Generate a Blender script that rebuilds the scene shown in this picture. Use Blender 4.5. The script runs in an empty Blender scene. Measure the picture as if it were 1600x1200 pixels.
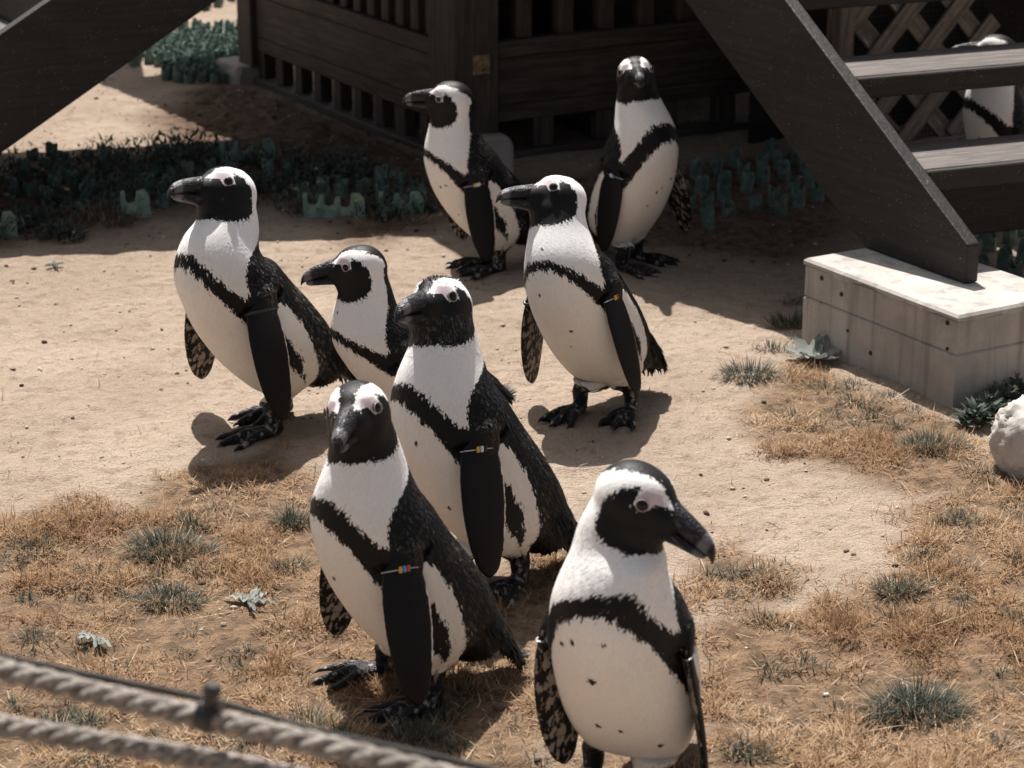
import bpy, math, random
import numpy as np
from mathutils import Vector, Matrix

# ------------------------------------------------------------------ camera, sky, sun, exposure
scn = bpy.context.scene
R = math.radians
CAM_H, FPX, PITCH = 1.65, 3600.0, R(18.6)
cam_d = bpy.data.cameras.new('camera'); cam = bpy.data.objects.new('camera', cam_d)
scn.collection.objects.link(cam); scn.camera = cam
cam.location = (0, 0, CAM_H); cam.rotation_euler = (math.pi/2 - PITCH, 0, 0)
cam_d.sensor_width = 36; cam_d.lens = 36*FPX/1600
cam_d.clip_start = 0.05; cam_d.clip_end = 3000
cam_d.dof.use_dof = True; cam_d.dof.focus_distance = 4.35; cam_d.dof.aperture_fstop = 7.0
scn.render.resolution_x = 1024; scn.render.resolution_y = 768

SUN_EL = R(59.5)
SUN_TO = Vector((-0.20, 1.0, 0)).normalized()            # plan direction towards the sun (behind the hut, a little left)
world = bpy.data.worlds.new('World'); scn.world = world; world.use_nodes = True
wn = world.node_tree; bg = wn.nodes['Background']
sky = wn.nodes.new('ShaderNodeTexSky'); sky.sky_type = 'NISHITA'; sky.sun_disc = False
sky.air_density = .85; sky.dust_density = 4.0; sky.ozone_density = .4
sky.sun_elevation = SUN_EL; sky.sun_rotation = math.atan2(SUN_TO.x, SUN_TO.y)
hsv = wn.nodes.new('ShaderNodeHueSaturation'); hsv.inputs['Saturation'].default_value = .45      # hazy, washed-out summer sky
wn.links.new(sky.outputs[0], hsv.inputs['Color']); wn.links.new(hsv.outputs[0], bg.inputs[0]); bg.inputs[1].default_value = 0.064
sun_d = bpy.data.lights.new('sun', 'SUN'); sun = bpy.data.objects.new('sun', sun_d); scn.collection.objects.link(sun)
sun_d.energy = 5.0; sun_d.angle = R(0.55); sun_d.color = (1.0, 0.955, 0.90)
sdir = Vector((SUN_TO.x*math.cos(SUN_EL), SUN_TO.y*math.cos(SUN_EL), math.sin(SUN_EL)))
sun.rotation_euler = sdir.to_track_quat('Z', 'Y').to_euler()
scn.view_settings.view_transform = 'Standard'; scn.view_settings.look = 'None'
scn.view_settings.exposure = 0.72; scn.view_settings.gamma = 1.0; scn.view_settings.use_curve_mapping = False

# ------------------------------------------------------------------ helpers
rng = np.random.default_rng(11); random.seed(11)
COL = scn.collection
_fw = np.array([0, math.cos(PITCH), -math.sin(PITCH)]); _up = np.array([0, math.sin(PITCH), math.cos(PITCH)])
_rt = np.array([1.0, 0, 0]); _C = np.array([0, 0, CAM_H])
def ray(x, y): return _fw + _rt*(x-800)/FPX - _up*(y-600)/FPX
def gpt(x, y, z=0.0):                     # photo pixel -> point on a level plane
    d = ray(x, y); return _C + d*(z-CAM_H)/d[2]
def proj(p):                              # world points (N,3) -> photo pixels (N,2)
    v = np.asarray(p, float) - _C; dz = v@_fw
    return np.stack([800+FPX*(v@_rt)/dz, 600-FPX*(v@_up)/dz], -1)
def sm(x, a, b):
    t = np.clip((np.asarray(x, float)-a)/(b-a), 0, 1); return t*t*(3-2*t)

def mesh_np(name, V, F, smooth=True):     # fast mesh from arrays; F is (n,3) or (n,4)
    V = np.ascontiguousarray(V, np.float32); F = np.ascontiguousarray(F, np.int32)
    me = bpy.data.meshes.new(name); k = F.shape[1]
    me.vertices.add(len(V)); me.vertices.foreach_set('co', V.ravel())
    me.loops.add(F.size); me.loops.foreach_set('vertex_index', F.ravel())
    me.polygons.add(len(F)); me.polygons.foreach_set('loop_start', np.arange(0, F.size, k, dtype=np.int32))
    try: me.polygons.foreach_set('loop_total', np.full(len(F), k, np.int32))
    except Exception: pass
    me.polygons.foreach_set('use_smooth', np.full(len(F), smooth))
    me.update(calc_edges=True); return me
def fattr(me, name, arr):
    a = me.attributes.new(name, 'FLOAT', 'POINT'); a.data.foreach_set('value', np.ascontiguousarray(arr, np.float32))
def vattr(me, name, arr):
    a = me.attributes.new(name, 'FLOAT_VECTOR', 'POINT'); a.data.foreach_set('vector', np.ascontiguousarray(arr, np.float32).ravel())
class MB:                                 # collects verts / faces for one mesh
    def __init__(s): s.v = []; s.f = []; s.m = []
    def add(s, v, f, m=0):
        o = len(s.v); s.v += [tuple(map(float, q)) for q in v]; s.f += [tuple(i+o for i in q) for q in f]; s.m += [m]*len(f); return s
    def box(s, c, sx, sy, sz, M=None, m=0, ch=0.0):
        # box centred at c; with ch > 0 all edges are chamfered
        hx, hy, hz = sx/2, sy/2, sz/2; c = np.array(c, float)
        if ch <= 0:
            v = [np.array((a*hx, b*hy, d*hz)) for d in (-1, 1) for b in (-1, 1) for a in (-1, 1)]
            f = [(0, 2, 3, 1), (4, 5, 7, 6), (0, 1, 5, 4), (2, 6, 7, 3), (0, 4, 6, 2), (1, 3, 7, 5)]
        else:
            v = []; idx = {}
            for a in (-1, 1):
                for b in (-1, 1):
                    for d in (-1, 1):
                        for k in range(3):
                            q = [a*hx, b*hy, d*hz]
                            for j in range(3):
                                if j != k: q[j] -= (a, b, d)[j]*ch
                            idx[(a, b, d, k)] = len(v); v.append(np.array(q))
            f = []
            def quad(l): f.append(tuple(l))
            for k in range(3):
                j, l = [(1, 2), (2, 0), (0, 1)][k]
                for sg in (-1, 1):
                    ring = []
                    for (p, q) in ((-1, -1), (1, -1), (1, 1), (-1, 1)):
                        t = [0, 0, 0]; t[k] = sg; t[j] = p; t[l] = q; ring.append(idx[(*t, k)])
                    quad(ring if sg > 0 else ring[::-1])
                for p in (-1, 1):
                    for q in (-1, 1):
                        t0 = [0, 0, 0]; t0[j] = p; t0[l] = q; t1 = list(t0); t0[k] = -1; t1[k] = 1
                        ring = [idx[(*t0, j)], idx[(*t1, j)], idx[(*t1, l)], idx[(*t0, l)]]
                        quad(ring if p*q > 0 else ring[::-1])
            for a in (-1, 1):
                for b in (-1, 1):
                    for d in (-1, 1):
                        ring = [idx[(a, b, d, k)] for k in range(3)]
                        f.append(tuple(ring if a*b*d > 0 else ring[::-1]))
        if M is not None: v = [np.array(M) @ q for q in v]
        return s.add([q+c for q in v], f, m)
    def tube(s, pts, rad, n=8, m=0, cap=True):
        pts = [np.array(p, float) for p in pts]; rad = [rad]*len(pts) if np.isscalar(rad) else rad
        rings = []; pn = None
        for i, p in enumerate(pts):
            t = pts[min(i+1, len(pts)-1)] - pts[max(i-1, 0)]; t /= np.linalg.norm(t)+1e-12
            if pn is None:
                a = np.array((0, 0, 1.0)) if abs(t[2]) < .9 else np.array((1.0, 0, 0)); pn = np.cross(t, a)
            pn = pn - t*(pn@t); pn /= np.linalg.norm(pn)+1e-12; b = np.cross(t, pn)
            rings.append([p + rad[i]*(math.cos(2*math.pi*k/n)*pn + math.sin(2*math.pi*k/n)*b) for k in range(n)])
        v = [q for r_ in rings for q in r_]
        f = [(i*n+k, i*n+(k+1) % n, (i+1)*n+(k+1) % n, (i+1)*n+k) for i in range(len(pts)-1) for k in range(n)]
        if cap: f += [tuple(range(n))[::-1], tuple((len(pts)-1)*n+k for k in range(n))]
        return s.add(v, f, m)
    def prism(s, poly, p0, ex, ey, en, th, m=0):    # polygon in the (ex, ey) plane at p0 extruded th along en
        poly = list(poly); n = len(poly); p0, ex, ey, en = (np.array(q, float) for q in (p0, ex, ey, en))
        v = [p0+ex*a+ey*b for a, b in poly] + [p0+ex*a+ey*b+en*th for a, b in poly]
        f = [tuple(range(n))[::-1], tuple(range(n, 2*n))] + [(i, (i+1) % n, n+(i+1) % n, n+i) for i in range(n)]
        return s.add(v, f, m)
    def mesh(s, name, smooth=False):
        me = bpy.data.meshes.new(name); me.from_pydata(s.v, [], s.f); me.update()
        me.polygons.foreach_set('use_smooth', [smooth]*len(s.f)); me.polygons.foreach_set('material_index', s.m)
        me.update(); return me
    def build(s, name, mats, parent=None, smooth=False):
        return link(name, s.mesh(name, smooth), mats, parent)
def link(name, me, mats, parent=None, mat=None):
    o = bpy.data.objects.new(name, me); COL.objects.link(o)
    if me is not None and mats is not None and not me.materials:
        for q in (mats if isinstance(mats, (list, tuple)) else [mats]): me.materials.append(q)
    if parent is not None: o.parent = parent
    return o
def empty(name, loc=(0, 0, 0), rz=0.0):
    o = bpy.data.objects.new(name, None); COL.objects.link(o); o.location = loc; o.rotation_euler = (0, 0, rz); o.empty_display_size = .1; return o
def tag(o, label=None, cat=None, group=None, kind=None):
    if label: o['label'] = label
    if cat: o['category'] = cat
    if group: o['group'] = group
    if kind: o['kind'] = kind
    return o

# ------------------------------------------------------------------ material helpers
def new_mat(name):
    m = bpy.data.materials.new(name); m.use_nodes = True
    nt = m.node_tree; return m, nt, nt.nodes['Principled BSDF']
class NT:
    def __init__(s, nt): s.nt = nt
    def n(s, t, **kw):
        q = s.nt.nodes.new('ShaderNode'+t)
        for k, v in kw.items(): setattr(q, k, v)
        return q
    def l(s, a, b): s.nt.links.new(a, b)
    def val(s, sock, v):
        if hasattr(v, 'is_output') or isinstance(v, bpy.types.NodeSocket): s.l(v, sock)
        else: sock.default_value = v
    def math(s, op, a, b=0.0, c=0.0, clamp=False):
        q = s.n('Math', operation=op, use_clamp=clamp)
        for i, v in enumerate((a, b, c)): s.val(q.inputs[i], v)
        return q.outputs[0]
    def mix(s, f, a, b):
        q = s.n('Mix', data_type='RGBA'); s.val(q.inputs[0], f)
        for i, v in ((6, a), (7, b)):
            if isinstance(v, (float, int)): v = (v, v, v)
            if isinstance(v, tuple): v = (*v, 1) if len(v) == 3 else v
            s.val(q.inputs[i], v)
        return q.outputs[2]
    def rng(s, v, a, b, c=0.0, d=1.0, smooth=True):
        q = s.n('MapRange', interpolation_type='SMOOTHSTEP' if smooth else 'LINEAR')
        for i, x in enumerate((v, a, b, c, d)): s.val(q.inputs[i], x)
        return q.outputs[0]
    def map(s, vec, scale=(1, 1, 1), rot=(0, 0, 0), loc=(0, 0, 0)):
        q = s.n('Mapping'); s.l(vec, q.inputs[0]); q.inputs[1].default_value = loc; q.inputs[2].default_value = rot; q.inputs[3].default_value = scale
        return q.outputs[0]
    def noise(s, vec, scale, detail=3, rough=.55, dist=0.0):
        q = s.n('TexNoise'); s.l(vec, q.inputs['Vector']); q.inputs['Scale'].default_value = scale
        q.inputs['Detail'].default_value = detail; q.inputs['Roughness'].default_value = rough; q.inputs['Distortion'].default_value = dist
        return q.outputs[0]
    def voro(s, vec, scale, feat='F1', out='Distance'):
        q = s.n('TexVoronoi', feature=feat); s.l(vec, q.inputs['Vector']); q.inputs['Scale'].default_value = scale
        return q.outputs[out]
    def attr(s, name, out='Fac'):
        q = s.n('Attribute', attribute_name=name); return q.outputs[out]
    def bump(s, h, strength, dist, norm=None):
        q = s.n('Bump'); q.inputs['Strength'].default_value = strength; q.inputs['Distance'].default_value = dist; s.l(h, q.inputs['Height'])
        if norm is not None: s.l(norm, q.inputs['Normal'])
        return q.outputs[0]
    def coord(s, which='Object'): return s.n('TexCoord').outputs[which]
    def geo(s, which='Position'): return s.n('NewGeometry').outputs[which]
def plain(name, col, rough=.5, metal=0.0, spec=.5):
    m, nt, b = new_mat(name); N = NT(nt); n = N.noise(N.coord(), 300, 3)
    N.l(N.mix(n, tuple(c*.82 for c in col), tuple(min(c*1.12, 1) for c in col)), b.inputs['Base Color'])
    b.inputs['Roughness'].default_value = rough; b.inputs['Metallic'].default_value = metal; b.inputs['Specular IOR Level'].default_value = spec; return m
BEAD_DARK = plain('tie_hole_dark', (.035, .026, .022), .9)
# ------------------------------------------------------------------ value noise and terrain
_lat = np.random.default_rng(5).random((256, 256))
def vnoise(x, y):
    xi, yi = np.floor(x).astype(int), np.floor(y).astype(int); fx, fy = x-xi, y-yi; fx = fx*fx*(3-2*fx); fy = fy*fy*(3-2*fy)
    g = lambda a, b: _lat[a % 256, b % 256]
    return (g(xi, yi)*(1-fx)+g(xi+1, yi)*fx)*(1-fy)+(g(xi, yi+1)*(1-fx)+g(xi+1, yi+1)*fx)*fy
def fbm(x, y, s, o=4):
    r = 0; a = .5
    for k in range(o): r = r+a*vnoise(x*s+k*17.3, y*s+k*9.1); s *= 2.03; a *= .5
    return r
def in_poly(poly, X, Y):
    ins = np.zeros(np.shape(X), bool); n = len(poly)
    for i in range(n):
        ax, ay = poly[i]; bx, by = poly[(i+1) % n]; ins ^= ((ay > Y) != (by > Y)) & (X < (bx-ax)*(Y-ay)/(by-ay+1e-12)+ax)
    return ins
def gpoly(px): return [tuple(gpt(*q)[:2]) for q in px]       # photo outline -> outline on the ground
STRAW = [gpoly(q) for q in (
 [(-60, 850), (60, 800), (130, 780), (200, 800), (250, 760), (330, 735), (440, 700), (520, 760), (600, 860), (760, 930), (800, 880), (905, 850), (925, 930), (860, 1010), (880, 1330), (-90, 1330)],
 [(1080, 975), (1180, 950), (1260, 968), (1330, 940), (1375, 885), (1430, 800), (1500, 740), (1560, 700), (1760, 690), (1760, 1330), (860, 1330), (860, 1180), (1090, 1160)],
 [(1190, 600), (1250, 560), (1330, 600), (1420, 640), (1500, 665), (1560, 720), (1500, 765), (1430, 772), (1330, 745), (1200, 705), (1175, 650)],
 [(1075, 880), (1150, 862), (1250, 900), (1245, 942), (1150, 955), (1080, 935)])]
SOIL_SHADE = gpoly([(330, 120), (420, 140), (690, 255), (800, 285), (1260, 240), (1340, 300), (1330, 380), (1220, 410), (1000, 385), (800, 345), (700, 345), (560, 400), (480, 350), (300, 260), (230, 190)])  # bare soil by the hut, stretched right to darken sand lying in shade
PLANT = gpoly([(-80, 290), (60, 246), (180, 246), (290, 228), (350, 240), (430, 256), (560, 272), (680, 296), (672, 348), (480, 352), (430, 330), (230, 350), (120, 365), (40, 385), (-80, 400)])
def soft(polys, X, Y, w, warp=.05):
    X = X+(fbm(X, Y, 7)-.47)*warp*2; Y = Y+(fbm(X+31, Y+7, 7)-.47)*warp*2.6; r = np.zeros(np.shape(X))
    for p in polys:
        d = poly_sd2(p, X, Y); r = np.maximum(r, sm(d, -w, w))
    return r
def poly_sd2(poly, X, Z):
    sh = np.shape(X); X, Z = np.ravel(X), np.ravel(Z); d = np.full(len(X), 1e9); n = len(poly)
    for i in range(n):
        ax, az = poly[i]; bx, bz = poly[(i+1) % n]; ex, ez = bx-ax, bz-az
        t = np.clip(((X-ax)*ex+(Z-az)*ez)/(ex*ex+ez*ez+1e-15), 0, 1); d = np.minimum(d, np.hypot(X-ax-t*ex, Z-az-t*ez))
    return np.where(in_poly(poly, X, Z), d, -d).reshape(sh)
def ground_h(x, y):
    x, y = np.asarray(x, float), np.asarray(y, float)
    h = (fbm(x, y, 1.3)-.47)*.034+(fbm(x+5, y+3, 6)-.47)*.016+(fbm(x+2, y+9, 26, 3)-.44)*.013
    return h*sm(np.hypot(x, (y-5)), 9, 6)
gx = np.concatenate([[-600, -90, -25, -9, -4.5], np.linspace(-2.3, 2.3, 385), [4.5, 9, 25, 90, 600]])
gy = np.concatenate([[-300, -40, -8, -1, 1.2], np.linspace(2.0, 9.9, 640), [11, 14, 25, 90, 700]])
GX, GY = np.meshgrid(gx, gy); GH = ground_h(GX, GY)
straw_w = soft(STRAW, GX, GY, .05); soil_shade_w = np.maximum(soft([SOIL_SHADE], GX, GY, .10), .75*soft([PLANT], GX, GY, .08))
clod = (fbm(GX+11, GY+4, 38, 3)-.44); GH = GH+soil_shade_w*(clod*.030+.006)+straw_w*((fbm(GX+1, GY+8, 23, 4)-.46)*.016+.002)
GH[(np.abs(GX) > 4) | (GY > 10.5) | (GY < 1.5)] = 0
V = np.stack([GX, GY, GH], -1).reshape(-1, 3); nr, nc = GX.shape; i = np.arange(nr-1)[:, None]*nc; j = np.arange(nc-1)[None, :]
me = mesh_np('ground', V, np.stack([i+j, i+j+1, i+nc+j+1, i+nc+j], -1).reshape(-1, 4)); fattr(me, 'straw', straw_w.ravel()); fattr(me, 'soil', soil_shade_w.ravel())
def ground_material():
    m, nt, b = new_mat('sand_and_soil'); N = NT(nt); p = N.geo('Position'); st = N.attr('straw'); so = N.attr('soil')
    a = N.noise(p, 2.2, 5, .6); c = N.noise(p, 26, 5, .62); d = N.noise(p, 190, 4, .6); e = N.noise(p, 620, 2, .5)
    sand = N.mix(N.rng(a, .35, .68), (.385, .298, .228), (.475, .376, .295)); sand = N.mix(N.math('MULTIPLY', N.rng(c, .50, .70), .6), sand, (.235, .168, .120))
    grain = N.rng(d, .54, .70); sand = N.mix(N.math('MULTIPLY', grain, .6), sand, (.150, .100, .070)); sand = N.mix(N.math('MULTIPLY', N.rng(e, .58, .70), .5), sand, (.60, .48, .37))
    v = N.voro(p, 75); speck = N.math('MULTIPLY', N.rng(v, .16, .09), N.rng(N.noise(p, 21, 2), .50, .62)); sand = N.mix(N.math('MULTIPLY', speck, .75), sand, (.115, .082, .062))
    soil = N.mix(N.rng(c, .35, .65), (.120, .080, .056), (.235, .160, .112)); soil = N.mix(N.math('MULTIPLY', grain, .6), soil, (.06, .042, .032))  # soil brown, also painted over shaded sand to the right
    under = N.mix(N.rng(c, .38, .62), (.105, .062, .033), (.265, .170, .100))  # ground darkened under the straw, shade between blades put into the colour
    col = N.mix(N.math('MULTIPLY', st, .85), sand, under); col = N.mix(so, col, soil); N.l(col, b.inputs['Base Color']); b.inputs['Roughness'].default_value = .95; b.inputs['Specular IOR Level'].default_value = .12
    h = N.math('ADD', N.math('MULTIPLY', c, .9), N.math('ADD', N.math('MULTIPLY', d, .38), N.math('MULTIPLY', e, .16))); N.l(N.bump(h, 1.0, .024), b.inputs['Normal']); return m
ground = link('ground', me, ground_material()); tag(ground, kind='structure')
def gz(x, y):
    # height of the finished ground sheet, by bilinear lookup
    i = np.clip(np.searchsorted(gy, y)-1, 0, nr-2); j = np.clip(np.searchsorted(gx, x)-1, 0, nc-2)
    fx = (x-gx[j])/(gx[j+1]-gx[j]); fy = (y-gy[i])/(gy[i+1]-gy[i])
    return (GH[i, j]*(1-fx)+GH[i, j+1]*fx)*(1-fy)+(GH[i+1, j]*(1-fx)+GH[i+1, j+1]*fx)*fy

# ------------------------------------------------------------------ wood, concrete, plastic
def wood_material(name, dark, light, grain_axis=0, speck=.5, wear=.3, rough=.72):
    m, nt, b = new_mat(name); N = NT(nt); o = N.coord('Object')
    s = [70, 70, 70]; s[grain_axis] = 4.0; g = N.noise(N.map(o, tuple(s)), 1.0, 5, .62, .6); s2 = [q*3.2 for q in s]; f = N.noise(N.map(o, tuple(s2)), 1.0, 3, .6)
    col = N.mix(N.rng(g, .34, .70), dark, light); blot = N.noise(o, 9, 4); col = N.mix(N.math('MULTIPLY', N.rng(blot, .40, .72), .45), col, tuple(c*.55 for c in dark))
    w = N.math('MULTIPLY', N.math('MULTIPLY', N.rng(f, .56, .76), N.rng(blot, .36, .60)), wear); col = N.mix(w, col, tuple(min(c*3.2+.03, .6) for c in light))
    sp = N.rng(N.voro(o, 150), .16, .10); sp = N.math('MULTIPLY', sp, N.rng(N.noise(o, 24, 3, .7), .50, .60)); col = N.mix(N.math('MULTIPLY', sp, speck), col, (.34, .31, .28))
    N.l(col, b.inputs['Base Color']); N.l(N.math('MULTIPLY_ADD', f, .2, rough-.1), b.inputs['Roughness']); b.inputs['Specular IOR Level'].default_value = .3
    N.l(N.bump(N.math('ADD', g, N.math('MULTIPLY', f, .5)), .5, .004), b.inputs['Normal']); return m
W_HUT = [wood_material('hut_wood_%s' % 'xyz'[k], (.042, .032, .026), (.092, .071, .057), k, .6, .25) for k in range(3)]
W_STAIR = [wood_material('stair_wood_%s' % 'xyz'[k], (.018, .015, .014), (.033, .028, .026), k, .8, .16, .66) for k in range(3)]
W_TREAD = wood_material('tread_wood', (.075, .064, .058), (.15, .132, .122), 0, .2, .6, .8)
W_LATT = wood_material('lattice_wood', (.10, .075, .058), (.22, .18, .15), 0, .3, .5, .85)
def concrete_material(name, col):
    m, nt, b = new_mat(name); N = NT(nt); o = N.coord('Object'); a = N.noise(o, 7, 5, .6); d = N.noise(o, 120, 4); st = N.noise(N.map(o, (26, 26, 1.6)), 1.0, 4)
    c = N.mix(N.rng(a, .34, .68), tuple(q*.80 for q in col), tuple(min(q*1.10, 1) for q in col)); c = N.mix(N.math('MULTIPLY', N.rng(st, .50, .68), .62), c, tuple(q*.5 for q in col))
    c = N.mix(N.math('MULTIPLY', N.rng(d, .55, .74), .3), c, tuple(q*.62 for q in col)); pit = N.math('MULTIPLY', N.rng(N.voro(o, 42), .075, .055), N.rng(N.noise(o, 11, 2), .46, .56)); c = N.mix(N.math('MULTIPLY', pit, .8), c, (.06, .045, .038))
    N.l(c, b.inputs['Base Color']); b.inputs['Roughness'].default_value = .92; b.inputs['Specular IOR Level'].default_value = .2
    h = N.math('SUBTRACT', N.math('MULTIPLY', d, .5), N.math('MULTIPLY', pit, 1.5)); N.l(N.bump(N.math('ADD', h, a), .35, .004), b.inputs['Normal']); return m
M_CONC = concrete_material('concrete', (.41, .375, .340)); M_SCREED = concrete_material('concrete_screed', (.45, .42, .385)); M_CONC2 = concrete_material('concrete_grey', (.25, .235, .22))

# plan axes shared by hut, stairs and footings: A runs back along the hut's left wall, B along its front wall
A = np.array([-.5, .866, 0]); B = np.array([.866, .5, 0]); Z = np.array([0, 0, 1.0]); HUT = np.array([-.18, 7.0, .012])
ROT_B = math.atan2(.5, .866)
def hut_pt(a, b, z): return HUT+A*a+B*b+Z*z
def board(parent, name, mat, p, q, w, t, upv, ch=.004):
    # a plank from p to q: width w along upv, thickness t across; the mesh keeps its grain along local x
    p, q, upv = (np.array(k, float) for k in (p, q, upv)); d = q-p; L = np.linalg.norm(d); ex = d/L; ez = upv-ex*(upv@ex); ez /= np.linalg.norm(ez); ey = np.cross(ez, ex)
    mb = MB(); mb.box((0, 0, 0), L, t, w, ch=min(ch, t*.3, w*.3)); o = mb.build(name, mat, parent)
    o.matrix_basis = Matrix(((ex[0], ey[0], ez[0], (p+q)[0]/2), (ex[1], ey[1], ez[1], (p+q)[1]/2), (ex[2], ey[2], ez[2], (p+q)[2]/2), (0, 0, 0, 1))); return o

# ------------------------------------------------------------------ the slatted hut
hut = empty('slatted_hut'); tag(hut, 'dark brown slatted wooden hut on low sill beams', 'hut')
board(hut, 'corner_post', W_HUT[0], hut_pt(.082, .082, .005), hut_pt(.082, .082, 1.33), .165, .165, A, .008)
board(hut, 'back_post', W_HUT[0], hut_pt(1.60, .06, .05), hut_pt(1.60, .06, 1.33), .12, .12, A, .006)
board(hut, 'side_post', W_HUT[0], hut_pt(.06, 1.62, .02), hut_pt(.06, 1.62, 1.33), .12, .12, A, .006)
LEFT_END, RIGHT_END = 1.54, 1.56
def wall(ax, nx, start, end, slots, low):
    # one slatted face: ax runs along it, nx points inwards
    P = lambda u, n, z: HUT+ax*u+nx*n+Z*z
    board(hut, 'sill_beam', W_HUT[0], P(start, .055, -.02), P(end, .055, -.02), .07, .10, Z); board(hut, 'lower_rail', W_HUT[0], P(start, .052, .136), P(end, .052, .136), .052, .055, Z)
    board(hut, 'wide_board', W_HUT[0], P(start, .050, .238), P(end, .050, .238), .150, .050, Z); board(hut, 'upper_rail', W_HUT[0], P(start, .046, .341), P(end, .046, .341), .054, .060, Z)
    board(hut, 'top_rail', W_HUT[0], P(start, .046, 1.26), P(end, .046, 1.26), .10, .060, Z)
    for u, w in low: board(hut, 'baluster', W_HUT[0], P(u, .055, .013), P(u, .055, .112), w, .045, ax, .003)
    for u, w in slots: board(hut, 'slat', W_HUT[0], P(u, .060, .366), P(u, .060, 1.212), w, .045, ax, .003)
    board(hut, 'inner_wall', W_HUT[0], P(start, .62, .60), P(end, .62, .60), 1.45, .02, Z)
wall(A, B, .166, LEFT_END, [(.225+.103*k, .050) for k in range(13)], [(.262+.158*k, .055) for k in range(9)])
wall(B, A, .166, RIGHT_END, [(.275+.152*k, .056) for k in range(9)], [(.345+.235*k, .075) for k in range(6)])
mb = MB(); c0 = hut_pt(-.002, .098, .305)       # bolt plate on the post's front face
plate = empty('bolt_plate', c0); plate.rotation_euler = (0, 0, ROT_B); tag(plate, 'small square rusty plate with a round bolt on the corner post', 'bolt plate')
def rust_material():
    m, nt, b = new_mat('rusty_brass'); N = NT(nt); n = N.noise(N.coord(), 60, 4); N.l(N.mix(N.rng(n, .35, .65), (.19, .125, .065), (.36, .26, .15)), b.inputs['Base Color']); b.inputs['Roughness'].default_value = .7; b.inputs['Metallic'].default_value = .3
    N.l(N.bump(n, .5, .002), b.inputs['Normal']); return m
M_RUST = rust_material()
MB().box((0, 0, 0), .058, .007, .060, ch=.002).build('plate', M_RUST, plate); q = MB(); q.tube([(0, -.003, 0), (0, -.010, 0), (0, -.013, 0)], [.019, .018, .012], 16); q.tube([(0, -.012, 0), (0, -.020, 0)], .0075, 6); q.build('bolt', M_RUST, plate)
def footing(name, loc, sx, sy, sz, top, mat, label, cat, rz=0, seed=1):
    r_ = np.random.default_rng(seed); mb = MB(); ring = []
    for k, (z, f) in enumerate(((-.06, 1.0), (sz*.55, 1-(1-top)*.5), (sz*.93, top), (sz, top*.94))):
        for t in np.linspace(0, 2*math.pi, 28, endpoint=False):
            c, s = math.cos(t), math.sin(t); e = .22; ring.append((sx/2*f*math.copysign(abs(c)**e, c)+r_.normal(0, .001), sy/2*f*math.copysign(abs(s)**e, s)+r_.normal(0, .001), z))
    F = [(k*28+i, k*28+(i+1) % 28, (k+1)*28+(i+1) % 28, (k+1)*28+i) for k in range(3) for i in range(28)]+[tuple(84+i for i in range(28))]
    mb.add(ring, F); o = mb.build(name, mat); o.location = loc; o.rotation_euler = (0, 0, rz); tag(o, label, cat); return o
footing('concrete_footing', hut_pt(1.66, .04, -.02), .20, .22, .075, .92, M_CONC, "pale concrete footing under the hut's far rear post", 'footing', ROT_B, 3)
sl_ = MB(); ol = [(.062, -.03), (.012, .135), (.012, .158), (.026, .172), (.238, .180), (.260, .172), (.270, .148), (.272, -.03)]; sl_.prism(ol, (0, 0, 0), (1, 0, 0), (0, .10, .995), (0, .995, -.10), .085)
slab = sl_.build('concrete_slab', M_CONC2); slab.location = (-.262, 6.62, 0); slab.rotation_euler = (0, 0, .10); bv = slab.modifiers.new('bevel', 'BEVEL'); bv.width = .010; bv.segments = 3; tag(slab, 'grey concrete slab with rounded corners at the foot of the corner post', 'slab')

# ------------------------------------------------------------------ deck on top and the two stairs
deck = empty('deck'); tag(deck, 'raised dark plank deck over the hut', 'deck')
for k in range(15):
    a0 = -.66+k*.222; board(deck, 'plank', W_STAIR[0], hut_pt(a0+.105, -.20, 1.345), hut_pt(a0+.105, 3.4, 1.345), .216, .036, A, .003)  # planks overrun the hut, unseen, to shade the ground right and in front
for b in (-.17, .75, 1.70, 3.3): board(deck, 'joist', W_STAIR[0], hut_pt(-.64, b, 1.278), hut_pt(2.66, b, 1.278), .094, .05, Z)
for a_, b_ in ((-.47, 3.3), (2.56, -.12), (2.56, 3.3)): board(deck, 'post', W_STAIR[0], hut_pt(a_, b_, -.05), hut_pt(a_, b_, 1.23), .10, .10, A)
def stringer(st, p0, run, out, poly, th, mat):
    mb = MB(); mb.prism(poly, (0, 0, 0), (1, 0, 0), (0, 0, 1), (0, 1, 0), th); o = mb.build('stringer', mat, st)
    ex, ey, ez = np.array(run), np.array(out), Z; o.matrix_basis = Matrix(((ex[0], ey[0], 0, p0[0]), (ex[1], ey[1], 0, p0[1]), (0, 0, 1, p0[2]), (0, 0, 0, 1)))
    bv = o.modifiers.new('bevel', 'BEVEL'); bv.width = .004; bv.segments = 2; return o
S1 = gpt(1508, 444, .21)
stair = empty('staircase'); tag(stair, 'dark wooden staircase with open treads standing on the concrete block', 'staircase')
sp = [(0, 0), (0, .090), (1.80, .090+1.80*.632), (1.80, .090+1.80*.632-.348), (.365, 0)]
W_STR = wood_material('stringer_wood', (.0125, .0105, .010), (.025, .021, .020), 0, 1.0, .22, .55)
BT = np.array([.925, .380, 0]); BT /= np.linalg.norm(BT)
STW = .95
for off in (0, STW-.037): stringer(stair, S1+B*off, A, B, sp, .037, W_STR)
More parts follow.
